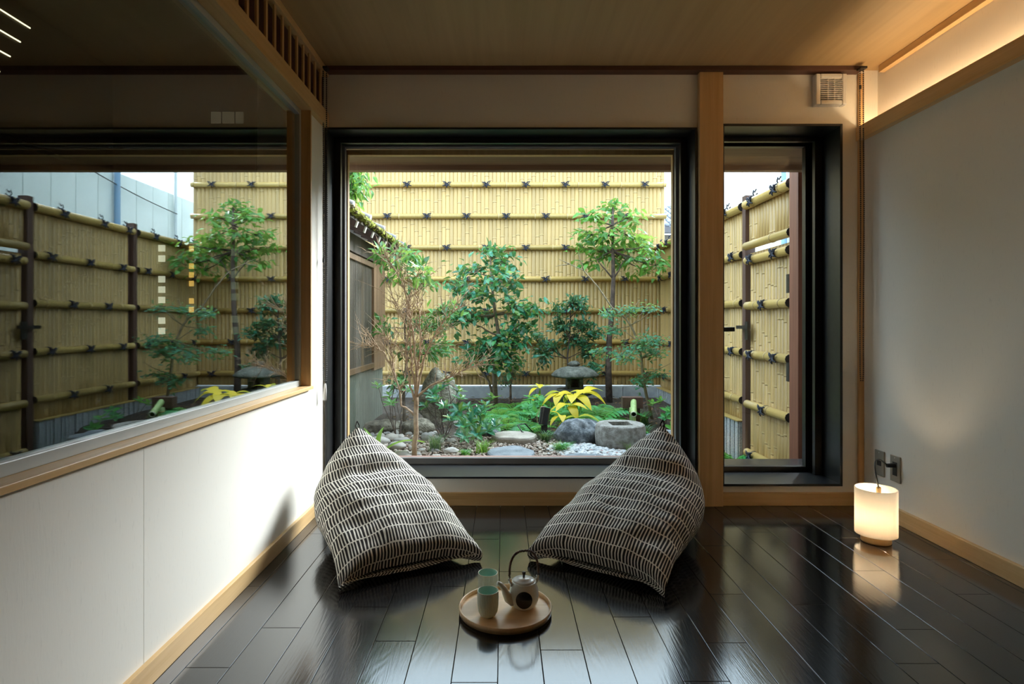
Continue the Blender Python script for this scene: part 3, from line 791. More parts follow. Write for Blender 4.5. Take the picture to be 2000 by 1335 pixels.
# ------------------------------------------------------------------ house wing on the left of the garden
XW = -1.36
wg = thing('house_wing', 'house wing with ribbed grey siding, lattice window and mossy eave', 'house', (-1.6, 5.2, 0))
M['siding'] = mottled('grey_green_siding', (.21, .235, .19), (.28, .305, .255), 5, .5, .05)
y = YO+.02; b = MB(); e0, e1 = y, 6.50; prof = []
while y < e1:
    for dy, dx in ((0, 0), (.016, 0), (.018, -.006), (.030, -.006), (.032, 0)): prof.append((min(y+dy, e1), XW+dx))
    y += .034
lw0, lw1, lz0, lz1 = 4.86, 5.93, .55, 1.62
for (y0, x0), (y1, x1) in zip(prof, prof[1:]):
    for z0, z1 in ([(-.15, lz0), (lz1, 1.80)] if lw0+.02 < y0 and y1 < lw1 else [(-.15, 1.80)]):
        k = len(b.v); b.v += [(x0, y0, z0), (x0, y0, z1), (x1, y1, z0), (x1, y1, z1)]; b.f.append((k+2, k, k+1, k+3))
b.build('siding', M['siding'], wg)
xi = XW-.006; b = MB().box(-2.3, -2.26, e0, e1-.004, -.15, 1.80).box(-2.26, xi, e0, e0+.04, -.15, 1.80).box(-2.26, xi, e1-.044, e1-.004, -.15, 1.80).box(-2.26, xi, e0+.04, e1-.044, -.15, -.10).box(-2.26, xi, e0+.04, e1-.044, 1.76, 1.80)
b.box(xi-.04, xi, e0+.04, e1-.044, -.10, lz0).box(xi-.04, xi, e0+.04, e1-.044, lz1, 1.76).box(xi-.04, xi, e0+.04, lw0+.02, lz0, lz1).box(xi-.04, xi, lw1, e1-.044, lz0, lz1)
b.build('inner_wall', M['post'], wg)
wn = MB().box(XW+.001, XW+.035, lw0, lw1, lz0, lz0+.05).box(XW+.001, XW+.035, lw0, lw1, lz1-.05, lz1).box(XW+.001, XW+.035, lw0, lw0+.05, lz0+.05, lz1-.05).build('window_frame', wood('lattice_frame_wood', (.12, .07, .035), (.20, .12, .06), 'z', .6), wg, bevel=.003)
MB().box(XW+.001, XW+.006, lw0+.05, lw1, lz0+.05, lz1-.05).build('pane', M['glass_clear'], wn)
sm = MB().box(0, .004, -.006, .006, lz0+.05, lz1-.05).mesh('slat', wood('grey_lattice_slat', (.14, .12, .09), (.24, .21, .16), 'z', .7))
y = lw0+.075
while y < lw1-.01: inst(sm, 'slat', wn, (XW+.010, y, 0)); y += .034
bm_ = MB().box(XW+.001, XW+.03, -.068, .068, .52, 1.80).mesh('board', wood('weathered_cedar_board', (.17, .09, .045), (.34, .20, .11), 'z', .7, .6, rand=.15))
for k in range(4): inst(bm_, 'board', wg, (0, 6.005 + k*.140, 0))
MB().box(XW+.001, XW+.028, YO+.02, 6.5, 1.64, 1.80).build('head_board', plain('weathered_head_board', (.10, .08, .062), .7), wg)
XE, ZE, YE = -1.14, 1.80, 6.95
b = MB(); q = [(XE, ZE), (XE, ZE+.035), (-2.3, ZE+.48), (-2.3, ZE+.445)]
b.v += [(x_, YO+.6, z_) for x_, z_ in q] + [(x_, YE, z_) for x_, z_ in q]; b.f += [(0,1,2,3), (7,6,5,4), (0,4,5,1), (1,5,6,2), (2,6,7,3), (3,7,4,0)]
b.build('roof', plain('weathered_roof_boards', (.10, .08, .062), .8), wg)
y = YO+.7
rm = MB().bar((XE-.22, 0, ZE+.055), (XE-.002, 0, ZE-.027), .03, .045).mesh('rafter', M['post'])
tipm = MB().bar((XE-.001, 0, ZE-.028), (XE+.010, 0, ZE-.032), .032, .048).mesh('rafter_tip', plain('white_rafter_tip', (.55, .52, .44), .7))
while y < YE: inst(tipm, 'rafter_tip', inst(rm, 'rafter', wg, (0, y, 0)), (0, y, 0)); y += .27
tm_ = MB().tube([(-.30, 0, .185), (.03, 0, .062)], .045, 10).mesh('roof_tile', mottled('grey_roof_tile', (.13, .13, .14), (.24, .24, .25), 12, .7, .2), True)
y = YO+.75
while y < YE+.02: inst(tm_, 'roof_tile', wg, (XE+.0, y, ZE), (0, 0, 0)); y += .55
b = MB()
for k in range(2600):
    y = rnd.uniform(YO+.6, YE); t = rnd.random()**1.8; x = XE+.03-.45*t
    b.blob((x+rnd.uniform(-.01, .01), y, ZE+.042+(XE-x)*.388+rnd.uniform(-.005, .022)), (rnd.uniform(.012, .03), rnd.uniform(.012, .035), rnd.uniform(.01, .026)), 1, .4, 2, k)
g = NG('roof_moss'); r = g.n('NewGeometry').outputs['Random Per Island']
M['moss'] = g.done(g.bsdf(g.ramp(r, [(0, (.05, .035, .012)), (.35, (.11, .09, .02)), (.7, (.22, .24, .03)), (1, (.34, .36, .05))]), .95))
b.build('moss', M['moss'], wg, kind='stuff')

# ------------------------------------------------------------------ beyond the fences
nb = thing('neighbouring_building', 'pale grey panelled building wall beyond the side fence', 'building', (5.6, 12, -.45))
MB().box(5.63, 9, 3.5, 26, -.45, 3.98).build('body', M['concrete'], nb)
pm_ = MB().box(5.6, 5.63, -.278, .278, -.45, 4.0).mesh('panel', mottled('pale_grey_panel', (.66, .72, .67), (.74, .79, .74), .8, .55, .02))
for k in range(39): inst(pm_, 'panel', nb, (0, 3.8+k*.57, 0))
MB().tube([(5.52, 11.35, -.45), (5.52, 11.35, 4.6)], .055, 12).build('downpipe', plain('blue_grey_pipe', (.13, .24, .36), .4), nb, smooth=True)
MB().tube([(5.54, 13.4, -.45), (5.54, 13.4, 4.6)], .035, 10).build('conduit', plain('grey_conduit', (.45, .50, .50), .5), nb, smooth=True)
MB().tube([Vector((5.5, 8.5, 4.25)).lerp(Vector((5.5, 13.4, 3.55)), t/16) - Vector((0, 0, .5*(t/16)*(1-t/16))) for t in range(17)], .010, 6).build('cable', M['dark_plastic'], nb)
th = thing('tiled_house', 'house with a grey tiled roof seen over the side fence', 'house', (3.2, 13, -.45))
MB().box(2.5, 3.95, 12.0, 15, -.45, 2.85).build('wall', plain('beige_house_wall', (.34, .30, .25), .8), th)
MB().box(2.4, 4.02, 11.60, 11.72, 2.83, 2.95).build('gutter', plain('brown_gutter', (.10, .09, .10), .5), th)
rfm = mottled('blue_grey_tiles', (.16, .18, .22), (.30, .32, .36), 20, .45, .1)
MB().bar((3.2, 11.65, 2.93), (3.2, 15.0, 4.35), 1.64, .06).build('roof', rfm, th)
tl = MB().tube([(-.001, -.13, .012), (-.001, .10, -.002)], .047, 8).box(-.04, .07, -.12, .10, -.03, -.008).mesh('roof_tile', rfm, True)
for r_ in range(9):
    for c_ in range(12):
        inst(tl, 'roof_tile', th, (2.5+c_*.135, 11.75+r_*.2, 3.02+r_*.085), (R(23), 0, 0))

# ------------------------------------------------------------------ stones, gravel
def stone(name, label, cat_, c, r, mat, seed, sub=4, amp=.28, freq=1.3, rz=0, group=None, bury=.25):
    o = MB().blob((0, 0, 0), r, sub, amp, freq, seed, None, 0).build(name, mat, None, smooth=True, label=label, cat=cat_, group=group)
    o.location = (c[0], c[1], gz(c[0], c[1]) + r[2]*(1-2*bury)); o.rotation_euler = (0, 0, rz); return o
M['boulder'] = mottled('dark_blue_boulder', (.07, .085, .10), (.34, .37, .40), 16, .85, .8, 60, .42, .72, dist=.02)
M['rock_brown'] = mottled('brown_lichen_rock', (.10, .085, .06), (.34, .31, .24), 11, .9, 1.0, 45, .4, .68, dist=.03)
M['rock_pale'] = mottled('pale_lichen_rock', (.14, .125, .095), (.46, .44, .36), 11, .9, 1.0, 45, .36, .66, dist=.03)
M['slab'] = mottled('pale_slab_stone', (.28, .25, .21), (.42, .38, .33), 9, .9, .5, 60, dist=.01)
M['slab2'] = mottled('blue_slab_stone', (.13, .155, .18), (.25, .28, .31), 8, .9, .5, 60, dist=.01)
M['lantern'] = mottled('mossy_lantern_stone', (.05, .055, .045), (.17, .175, .15), 18, .95, 1.0, 60, .35, .7, dist=.02)
M['basin'] = mottled('basin_granite', (.19, .175, .15), (.43, .42, .40), 26, .9, 1.0, 90, .35, .7, dist=.012)
stone('boulder', 'dark rounded boulder beside the round stone basin', 'boulder', (.66, 5.02), (.21, .17, .135), M['boulder'], 3, rz=.4)
stone('standing_rock', 'tall upright brown rock behind the bare-stemmed shrub', 'rock', (-.66, 5.72), (.185, .14, .31), M['rock_pale'], 5, amp=.3, bury=.10)
stone('rock', 'bluish rock at the right edge below the maple', 'rock', (1.38, 4.86), (.17, .2, .085), M['slab2'], 9, amp=.35)
stone('rock', 'low dark rock at the foot of the upright rock', 'rock', (-.80, 5.35), (.16, .13, .09), M['rock_brown'], 12, amp=.35)
stone('rock', 'small charcoal rock behind the flat pale slab', 'rock', (-.12, 5.25), (.09, .08, .07), M['boulder'], 15, amp=.3)
stone('rock', 'mossy brown rock against the ribbed siding', 'rock', (-1.12, 5.5), (.20, .16, .08), M['rock_brown'], 21, amp=.35)
def slab(label, c, rx, ry, h, mat, seed, rz=0):
    n = 40; b = MB()
    for z, k in ((-.06, .96), (h-.018, 1.0), (h-.005, .97), (h, .90)):
        for j in range(n):
            a = 2*math.pi*j/n; q = 1+.22*noise.noise(Vector((math.cos(a)*1.2+seed, math.sin(a)*1.2, seed*.7)))
            b.v.append((rx*k*q*math.cos(a), ry*k*q*math.sin(a), z+.006*noise.noise(Vector((a, z*9, seed)))))
    for i in range(3):
        for j in range(n): b.f.append((i*n+j, i*n+(j+1) % n, (i+1)*n+(j+1) % n, (i+1)*n+j))
    b.f.append(tuple(range(3*n, 4*n)))
    o = b.build('stepping_stone', mat, None, smooth=False, label=label, cat='stepping stone'); o.location = (c[0], c[1], gz(*c)); o.rotation_euler = (0, 0, rz)
slab('pale flat stepping stone beside the garden spotlight', (.10, 5.02), .185, .17, .06, M['slab'], 2)
slab('blue grey stepping stone just outside the picture window', (.055, 4.50), .175, .22, .035, M['slab2'], 4)
slab('flat grey stepping stone among the white pebbles', (.62, 4.30), .16, .12, .03, M['slab2'], 6)
# river stones, each its own
gs = NG('river_stone'); v = gs.obj(); ri = gs.n('ObjectInfo').outputs['Random']
col = gs.mix(gs.noise(v, 14, 3), gs.ramp(ri, [(0, (.18, .20, .24)), (.4, (.36, .34, .31)), (.75, (.50, .48, .46)), (1, (.25, .21, .16))]), (.40, .38, .35))
M['river'] = gs.done(gs.bsdf(col, .7, gs.bump(gs.noise(v, 60, 3), .3, .004)))
rs = [MB().blob((0, 0, 0), (1, 1, .66), 3, .3, 1.2, k).mesh('river_stone', M['river'], True) for k in range(7)]
placed = []
for k in range(900):
    if len(placed) >= 74: break
    x = rnd.uniform(-1.26, -.38); y = rnd.uniform(4.15, 5.9); r_ = rnd.uniform(.03, .075)*(1 if y < 5.3 else .8)
    if x < -1.31+r_ or (x > -.62 and rnd.random() < .6) or x < XW+.1: continue
    if any((x-a)**2+(y-b2)**2 < (r_+c2)**2*.8 for a, b2, c2 in placed) or (x+.66)**2+(y-5.72)**2 < .06 or (x+.7)**2+(y-4.40)**2 < .004: continue
    placed.append((x, y, r_))
    inst(rnd.choice(rs), 'river_stone', None, (x, y, gz(x, y)+r_*.36), (0, 0, rnd.uniform(0, 6)), (r_, r_*rnd.uniform(.7, 1), r_*rnd.uniform(.7, 1)),
         label='rounded river stone lying by the ribbed siding wall', cat='stone', group='river stones along the house wing')
ico = MB().blob((0, 0, 0), (1, 1, 1), 1, 0); iv, if_ = [Vector(p) for p in ico.v], ico.f
def gravel(name, label, n, region, rr, ramp, seed):
    q = random.Random(seed); b = MB(); c = 0
    while c < n:
        x, y = region(q)
        if x is None: continue
        r_ = q.uniform(*rr); s = (r_, r_*q.uniform(.6, 1), r_*q.uniform(.45, .7)); rot = Euler((q.uniform(-.4, .4), q.uniform(-.4, .4), q.uniform(0, 6))).to_matrix()
        base = len(b.v); o = Vector((x, y, gz(x, y)+r_*.35+q.uniform(0, .006)))
        for p in iv: b.v.append(tuple(rot @ Vector((p.x*s[0]*q.uniform(.85, 1.1), p.y*s[1], p.z*s[2])) + o))
        b.f += [tuple(base+i for i in f) for f in if_]; c += 1
    g = NG(name+'_mat'); r = g.n('NewGeometry').outputs['Random Per Island']
    m = g.done(g.bsdf(g.ramp(r, ramp), .75))
    b.build(name, m, None, smooth=True, label=label, cat='gravel', kind='stuff')
def reg_b(q):
    x, y = q.uniform(-1.25, .55), q.uniform(3.75, 5.15)
    return (x, y) if y < 5.15-.35*max(0, x) else (None, None)
def reg_w(q):
    x, y = q.uniform(.35, 1.45), q.uniform(3.75, 4.85)
    return (x, y) if (x-.98)**2+(y-4.86)**2 > .05 and x > .35+rndx(q) else (None, None)
def rndx(q): return abs(q.gauss(0, .12))
gravel('brown_gravel', 'fine mixed brown and pink gravel outside the picture window', 5200, reg_b, (.008, .020), [(0, (.16, .11, .08)), (.4, (.36, .28, .22)), (.75, (.56, .50, .44)), (1, (.30, .20, .17))], 3)
gravel('white_pebbles', 'white pebbles spread round the stone basin', 2300, reg_w, (.014, .027), [(0, (.40, .43, .47)), (.4, (.52, .54, .56)), (.85, (.66, .67, .68)), (1, (.35, .20, .18))], 5)
def reg_l(q):
    x, y = q.uniform(-1.2, 1.95), q.uniform(4.9, 7.9)
    return (x, y)
b = MB(); q = random.Random(11)
for k in range(1600):
    x, y = reg_l(q); a = q.uniform(0, 6.28)
    b.leaf(Vector((x, y, gz(x, y)+q.uniform(.005, .03))), Vector((math.cos(a), math.sin(a), q.uniform(-.3, .4))), Vector((q.uniform(-.5, .5), q.uniform(-.5, .5), 1)), q.uniform(.03, .06), q.uniform(.015, .03), q.uniform(-.1, .3))
b.build('fallen_leaves', leafmat('dry_brown_leaves', [(.05, .025, .014), (.13, .06, .03), (.22, .12, .06), (.10, .03, .025)], .8, .1), None, label='scatter of dry brown fallen leaves on the dark soil', cat='leaves', kind='stuff')

# ------------------------------------------------------------------ stone basin, bamboo spout, lantern, spotlight
bx_, by_ = .985, 4.86; bz = gz(bx_, by_)-.01
bs = thing('stone_basin', 'round granite water basin with a square hollow in its top', 'basin', (bx_, by_, bz))
n = 64; b = MB()
for r_, z_ in ((.190, 0), (.206, .03), (.211, .09), (.208, .17), (.200, .197)):
    for j in range(n):
        a = 2*math.pi*j/n; k = 1+.02*noise.noise(Vector((math.cos(a)*2.5, math.sin(a)*2.5, z_*14)))
        b.v.append((r_*k*math.cos(a), r_*k*math.sin(a), z_))
for i in range(4):
    for j in range(n): b.f.append((i*n+j, i*n+(j+1) % n, (i+1)*n+(j+1) % n, (i+1)*n+j))
b.build('body', M['basin'], bs, smooth=True, local=True)
b = MB(); h = .088; rz_ = .06
def sq(a):
    k = h/max(abs(math.cos(a)), abs(math.sin(a))); return k
for kind, z_ in (('o', .196), ('o2', .204), ('s', .203), ('s', .120)):
    for j in range(n):
        a = 2*math.pi*(j+.5)/n; rr = {'o': .201, 'o2': .190, 's': sq(a)}[kind]
        b.v.append((rr*math.cos(a+rz_), rr*math.sin(a+rz_), z_))
for i in range(3):
    for j in range(n): b.f.append((i*n+j, i*n+(j+1) % n, (i+1)*n+(j+1) % n, (i+1)*n+j))
b.f.append(tuple(range(3*n, 4*n))); b.build('top', M['basin'], bs, local=True)
b = MB()
for j in range(n): a = 2*math.pi*(j+.5)/n; b.v.append((sq(a)*math.cos(a+rz_), sq(a)*math.sin(a+rz_), .150))
b.f.append(tuple(range(n))); b.build('water', glassmat('clear_water', .03, 4.0, (.72, .78, .74)), bs, local=True)

sx_, sy_ = 1.27, 5.62; sz = gz(sx_, sy_)
ks = thing('bamboo_spout', 'green bamboo water spout on a post with a brown wooden block', 'water spout', (sx_, sy_, sz))
inst(bamboo_mesh(.24, .032, [.09, .2], 10, M['bamboo_green']), 'post', ks, (sx_-.01, sy_, sz-.02))
pp = [(sx_+.01, sy_+.05, sz+.275), (sx_-.045, sy_-.20, sz+.185)]
MB().tube(pp, .030, 12, False).build('pipe', M['bamboo_green'], ks, smooth=True)
MB().tube([pp[0], Vector(pp[0])+Vector((.001, .006, .002))], .030, 12).build('pipe_end', M['bamboo_green'], ks)
rp = MB(); dr = (Vector(pp[0])-Vector(pp[1])).normalized(); e1_ = dr.cross(Vector((0, 0, 1))).normalized(); e2_ = e1_.cross(dr)
rp.tube([Vector(pp[1])+(e1_*math.cos(a)+e2_*math.sin(a))*.0255 for a in [2*math.pi*j/20 for j in range(21)]], .0055, 6, False)
rp.build('cut_end', plain('pale_bamboo_cut', (.62, .60, .50), .6), ks, smooth=True)
MB().box(sx_-.10, sx_+.10, sy_+.03, sy_+.12, sz+.205, sz+.315).box(sx_+.035, sx_+.075, sy_+.05, sy_+.10, sz-.05, sz+.205).build('block', M['post'], ks, bevel=.004)

lx_, ly_ = .85, 6.9; lz = gz(lx_, ly_)
ln = thing('stone_lantern', 'low stone lantern with a wide mossy cap behind yellow leaves', 'lantern', (lx_, ly_, lz))
def rough_lathe(prof, seed, amp=.04, n=48):
    b = MB()
    for r_, z_ in prof:
        for j in range(n):
            a = 2*math.pi*j/n; k = 1+amp*noise.noise(Vector((math.cos(a)*1.6+seed, math.sin(a)*1.6, z_*6+seed)))+amp*.5*noise.noise(Vector((math.cos(a)*5, math.sin(a)*5+seed, z_*20)))
            b.v.append((r_*k*math.cos(a), r_*k*math.sin(a), z_+.006*noise.noise(Vector((math.cos(a)*3, math.sin(a)*3, z_*10+seed)))))
    for i in range(len(prof)-1):
        for j in range(n): b.f.append((i*n+j, i*n+(j+1) % n, (i+1)*n+(j+1) % n, (i+1)*n+j))
    b.f.append(tuple(reversed(range(n)))); b.f.append(tuple(range((len(prof)-1)*n, len(prof)*n))); return b
rough_lathe([(.13, -.02), (.135, .10), (.12, .155)], 1).build('base', M['lantern'], ln, smooth=True, local=True)
rough_lathe([(.10, .155), (.20, .185), (.215, .21), (.21, .245), (.14, .255)], 2).build('platform', M['lantern'], ln, smooth=True, local=True)
MB().box(-.095, -.05, -.095, .095, .25, .40).box(.05, .095, -.095, .095, .25, .40).box(-.05, .05, -.095, .095, .25, .275).box(-.05, .05, -.095, .095, .375, .40).box(-.05, .05, .07, .095, .275, .375).build('fire_box', M['lantern'], ln, local=True)
rough_lathe([(.12, .385), (.24, .395), (.278, .405), (.282, .42), (.24, .462), (.17, .498), (.09, .518), (.03, .52)], 3, .05).build('cap', M['lantern'], ln, smooth=True, local=True)
MB().blob((0, 0, .545), (.072, .065, .040), 3, .25, 1.5, 4).build('finial', M['lantern'], ln, smooth=True, local=True)

qx, qy = .365, 5.15; qz = gz(qx, qy)
sl_ = thing('garden_spotlight', 'black cylindrical garden spotlight on a stake with loose cable', 'spotlight', (qx, qy, qz))
MB().tube([(qx-.012, qy, qz+.115), (qx+.016, qy+.03, qz+.265)], [.042, .046], 20).build('housing', plain('black_spot_metal', (.014, .014, .015), .3), sl_, smooth=False, bevel=.004)
MB().tube([(qx, qy, qz-.05), (qx, qy, qz+.12)], .012, 8).box(qx-.028, qx+.028, qy-.012, qy+.012, qz+.03, qz+.11).build('stake', M['dark_plastic'], sl_)
MB().tube([(qx+.02, qy+.03, qz+.275), (qx-.03, qy, qz+.275), (qx-.065, qy-.01, qz+.2), (qx-.06, qy-.01, qz+.14), (qx-.02, qy, qz+.10)], .0035, 6).build('wire', plain('tan_wire', (.45, .34, .2), .5), sl_)
MB().tube([(qx, qy, qz+.05), (qx-.10, qy-.05, qz+.012), (qx-.20, qy-.04, qz+.06), (qx-.235, qy, qz+.11), (qx-.17, qy+.04, qz+.12), (qx-.10, qy+.06, qz+.04)], .006, 8).build('cable', M['dark_plastic'], sl_, smooth=True)

# ------------------------------------------------------------------ plants
M['bark_dark'] = mottled('dark_bark', (.035, .024, .02), (.10, .07, .055), 30, .9, .7, 90)
M['bark_tan'] = mottled('tan_bark', (.34, .23, .14), (.54, .39, .26), 30, .85, .5, 90)
M['bark_grey'] = mottled('grey_brown_bark', (.13, .095, .065), (.24, .18, .13), 30, .9, .5, 90)
M['twig'] = plain('pale_twig', (.34, .25, .18), .8)
M['l_bright'] = leafmat('bright_green_leaf', [(.02, .13, .02), (.05, .22, .03), (.10, .32, .04), (.03, .17, .05)])
M['l_cam'] = leafmat('glossy_camellia_leaf', [(.008, .09, .04), (.015, .16, .08), (.05, .24, .07), (.012, .18, .14), (.16, .27, .03)], .25, .2)
M['l_dark'] = leafmat('dark_small_leaf', [(.01, .09, .055), (.018, .14, .09), (.05, .20, .08)], .3, .2)
M['l_teal'] = leafmat('maple_leaf', [(.015, .13, .08), (.03, .20, .13), (.05, .22, .10)], .5, .4)
M['l_fern'] = leafmat('fern_leaf', [(.02, .20, .05), (.04, .32, .07), (.10, .40, .07), (.03, .26, .12)], .5, .35)
M['l_yellow'] = leafmat('yellow_leaf', [(.66, .60, .04), (.74, .64, .04), (.68, .48, .02), (.58, .62, .06)], .5, .35)
M['l_rhodo'] = leafmat('pale_green_leaf', [(.04, .20, .05), (.08, .30, .05), (.02, .14, .06), (.14, .34, .12)], .5, .25)
M['l_grass'] = leafmat('grass_leaf', [(.01, .07, .03), (.02, .12, .05), (.05, .18, .05)], .4, .25)
M['l_lime'] = leafmat('lime_leaf', [(.10, .32, .02), (.18, .42, .03), (.14, .36, .05)], .4, .35)

def wander(a, b, n=7, amp=.04, seed=0):
    a, b = Vector(a), Vector(b); L = (b-a).length; out = []
    for i in range(n+1):
        t = i/n; k = math.sin(math.pi*t)
        out.append(a.lerp(b, t) + Vector((noise.noise(Vector((t*2.2, seed, 1))), noise.noise(Vector((t*2.2, seed, 7))), .5*noise.noise(Vector((t*2.2, seed, 13)))))*amp*L*2*k)
    return out
def spray(fol, tw, root, tips, q, leafL, leafW, per, flat=.5, up=.4, rtw=.004, droop=.2, spread=.055):
    for tip in tips:
        mid = root.lerp(tip, .55) + Vector((q.uniform(-.04, .04), q.uniform(-.04, .04), q.uniform(0, .05)))
        pts = [root, mid, tip]; tw.tube(pts, [rtw, rtw*.7, rtw*.35], 4, False)
        for k in range(per):
            t = q.uniform(.35, 1.03); p = (mid.lerp(tip, (t-.55)/.45) if t > .55 else root.lerp(mid, t/.55))
            dd = (tip-root).normalized()*.6 + Vector((q.gauss(0, .7), q.gauss(0, .7), q.gauss(0, flat)))
            p = p + Vector((q.gauss(0, spread), q.gauss(0, spread), q.gauss(0, spread*.6)))
            nr = Vector((q.gauss(0, .45), q.gauss(0, .45)-.25, 1.0*up+.5)); s = q.uniform(.7, 1.15)
            fol.leaf(p, dd, nr, leafL*s, leafW*s, droop)
def ell(q, c, r):
    while True:
        p = Vector((q.uniform(-1, 1), q.uniform(-1, 1), q.uniform(-1, 1)))
        if .25 < p.length < 1: return Vector((c[0]+p.x*r[0], c[1]+p.y*r[1], c[2]+p.z*r[2]))
def tree(name, label, cat_, trunk, r0, r1, clusters, leaf, lm, bark, seed, per=9, flat=.35, droop=.25, limbs=(), limb_r=.012, spread=.055):
    """trunk: polyline; clusters: (attach index or point, centre, radii, twigs); limbs: (polyline, r0)"""
    q = random.Random(seed); t = thing(name, label, cat_, tuple(trunk[0]))
    n = len(trunk); rr = [r0+(r1-r0)*i/(n-1) for i in range(n)]
    tb = MB().tube(trunk, rr, 10); tb.build('trunk', bark, t, smooth=True)
    br, fol = MB(), MB()
    for pl, r_ in limbs: br.tube(pl, [r_*(1-.75*i/(len(pl)-1)) for i in range(len(pl))], 6)
    for at, c, rad_, k in clusters:
        root = Vector(trunk[at]) if isinstance(at, int) else Vector(at); c = Vector(c)
        hub = c - (c-root).normalized()*min(rad_)*.5 if (c-root).length > .08 else c
        if (c-root).length > .08: w = wander(root, hub, 5, .08, seed+c.x); br.tube(w, [limb_r*(1-.6*i/5) for i in range(6)], 5)
        spray(fol, br, hub, [ell(q, c, rad_) for _ in range(k)], q, leaf[0], leaf[1], per, flat, droop=droop, spread=spread)
    if br.v: br.build('branches', bark, t, smooth=True)
    fol.build('foliage', lm, t, kind='stuff')
    return t

# slim tall tree on the right (layered bright crown)
d = 7.45; base = Vector((P(1190, 785, d).x, d, gz(1.35, d)-.03))
tr = [base, P(1188, 720, d), P(1190, 660, d), P(1196, 600, d), P(1198, 545, d), P(1197, 490, d), P(1197, 440, d), P(1197, 405, d)]
cl = []
for (px, py, rx, rz, k, at) in ((1197, 412, 34, 12, 9, 6), (1160, 430, 26, 13, 8, 6), (1228, 425, 30, 14, 9, 6), (1150, 462, 26, 14, 9, 6), (1185, 468, 30, 16, 10, 6), (1228, 462, 34, 16, 11, 6),
                                (1135, 484, 18, 8, 5, 5), (1168, 492, 26, 12, 9, 5), (1240, 486, 34, 12, 10, 5), (1270, 480, 20, 10, 5, 5), (1205, 505, 34, 12, 8, 5), (1252, 512, 30, 12, 9, 5),
                                (1285, 520, 18, 10, 6, 5), (1155, 512, 18, 8, 4, 5), (1262, 530, 20, 8, 4, 5)):
    c = P(px, py, d + rnd.uniform(-.22, .22)); cl.append((at, c, (rx/F*d, .22, rz/F*d), k))
lim = [(wander(tr[4], P(1160, 500, d-.1), 5, .05, 2), .012), (wander(tr[4], P(1225, 500, d-.1), 5, .05, 3), .012)]
tree('slim_tree', 'slim dark-trunked tree with layered bright green crown behind the basin', 'tree', tr, .046, .012, cl, (.120, .056), M['l_bright'], M['bark_dark'], 21, per=6, flat=.28, droop=.35, spread=.075, limbs=lim)
# camellia in the middle
d = 7.15; base = Vector((P(968, 783, d).x, d, -.04))
tr = [base, P(966, 740, d), P(964, 700, d), P(974, 655, d), P(968, 615, d), P(963, 580, d), P(960, 540, d), P(958, 505, d)]
cl = []
for (px, py, rx, rz, k, at) in ((958, 500, 28, 16, 12, 6), (985, 512, 26, 18, 12, 6), (925, 530, 30, 18, 12, 6), (975, 548, 34, 20, 14, 6), (895, 560, 28, 15, 12, 5), (930, 575, 34, 18, 14, 5), (1000, 560, 24, 16, 9, 6),
                                (1000, 600, 30, 18, 11, 4), (1035, 605, 26, 20, 14, 4), (910, 615, 34, 14, 12, 4), (950, 625, 30, 14, 8, 4), (1005, 640, 26, 14, 11, 3), (885, 630, 22, 12, 8, 4),
                                (960, 670, 40, 22, 18, 2), (1000, 672, 34, 20, 16, 2), (925, 690, 34, 18, 14, 2), (985, 702, 36, 18, 14, 2), (945, 712, 30, 14, 9, 2), (1030, 640, 20, 12, 7, 3)):
    cl.append((at, P(px, py, d+rnd.uniform(-.28, .28)), (rx/F*d, .26, rz/F*d), k))
lim = [([base+Vector((0, 0, .02)), P(955, 745, d), P(932, 712, d), P(915, 690, d)], .018), (wander(tr[3], P(915, 628, d), 5, .05, 4), .013)]
tree('camellia_tree', 'glossy dark green camellia tree in the middle of the garden', 'tree', tr, .034, .010, cl, (.105, .056), M['l_cam'], M['bark_grey'], 33, per=7, flat=.5, droop=.25, spread=.075, limbs=lim)
# shrub behind the lantern
d = 7.55; base = Vector((P(1112, 768, d).x, d, -.04)); cl = []
tr = [base, P(1112, 740, d), P(1108, 700, d), P(1112, 660, d), P(1114, 620, d), P(1114, 590, d)]
for (px, py, rx, rz, k, at) in ((1114, 590, 30, 16, 15, 4), (1130, 602, 18, 14, 8, 4), (1085, 610, 14, 22, 8, 3), (1098, 640, 26, 16, 14, 3), (1142, 640, 22, 18, 14, 3), (1055, 690, 18, 24, 14, 2), (1072, 680, 20, 18, 10, 2), (1118, 665, 26, 16, 12, 3), (1150, 680, 20, 22, 14, 2), (1165, 655, 18, 16, 9, 3), (1045, 665, 12, 12, 5, 2), (1158, 725, 16, 18, 9, 1)):
    cl.append((at, P(px, py, d+rnd.uniform(-.12, .12)), (rx/F*d, .18, rz/F*d), k))
tree('small_leaved_shrub', 'airy small-leaved dark shrub rising behind the stone lantern', 'shrub', tr, .014, .006, cl, (.074, .032), M['l_dark'], M['bark_dark'], 41, per=13, flat=.5, droop=.1, limb_r=.008, spread=.045)
# low dense shrub left of lantern
d = 7.5; base = Vector((P(997, 775, d).x, d, -.03))
tr = [base, P(997, 755, d), P(998, 730, d)]
tree('low_shrub', 'dense low fine-leaved shrub against the grey stone curb', 'shrub', tr, .018, .010, [(1, P(998, 725, d), (.14, .12, .14), 20), (1, P(985, 745, d), (.1, .1, .1), 9), (1, P(1012, 712, d), (.1, .1, .12), 10)], (.045, .016), M['l_dark'], M['bark_grey'], 43, per=12, limb_r=.008)
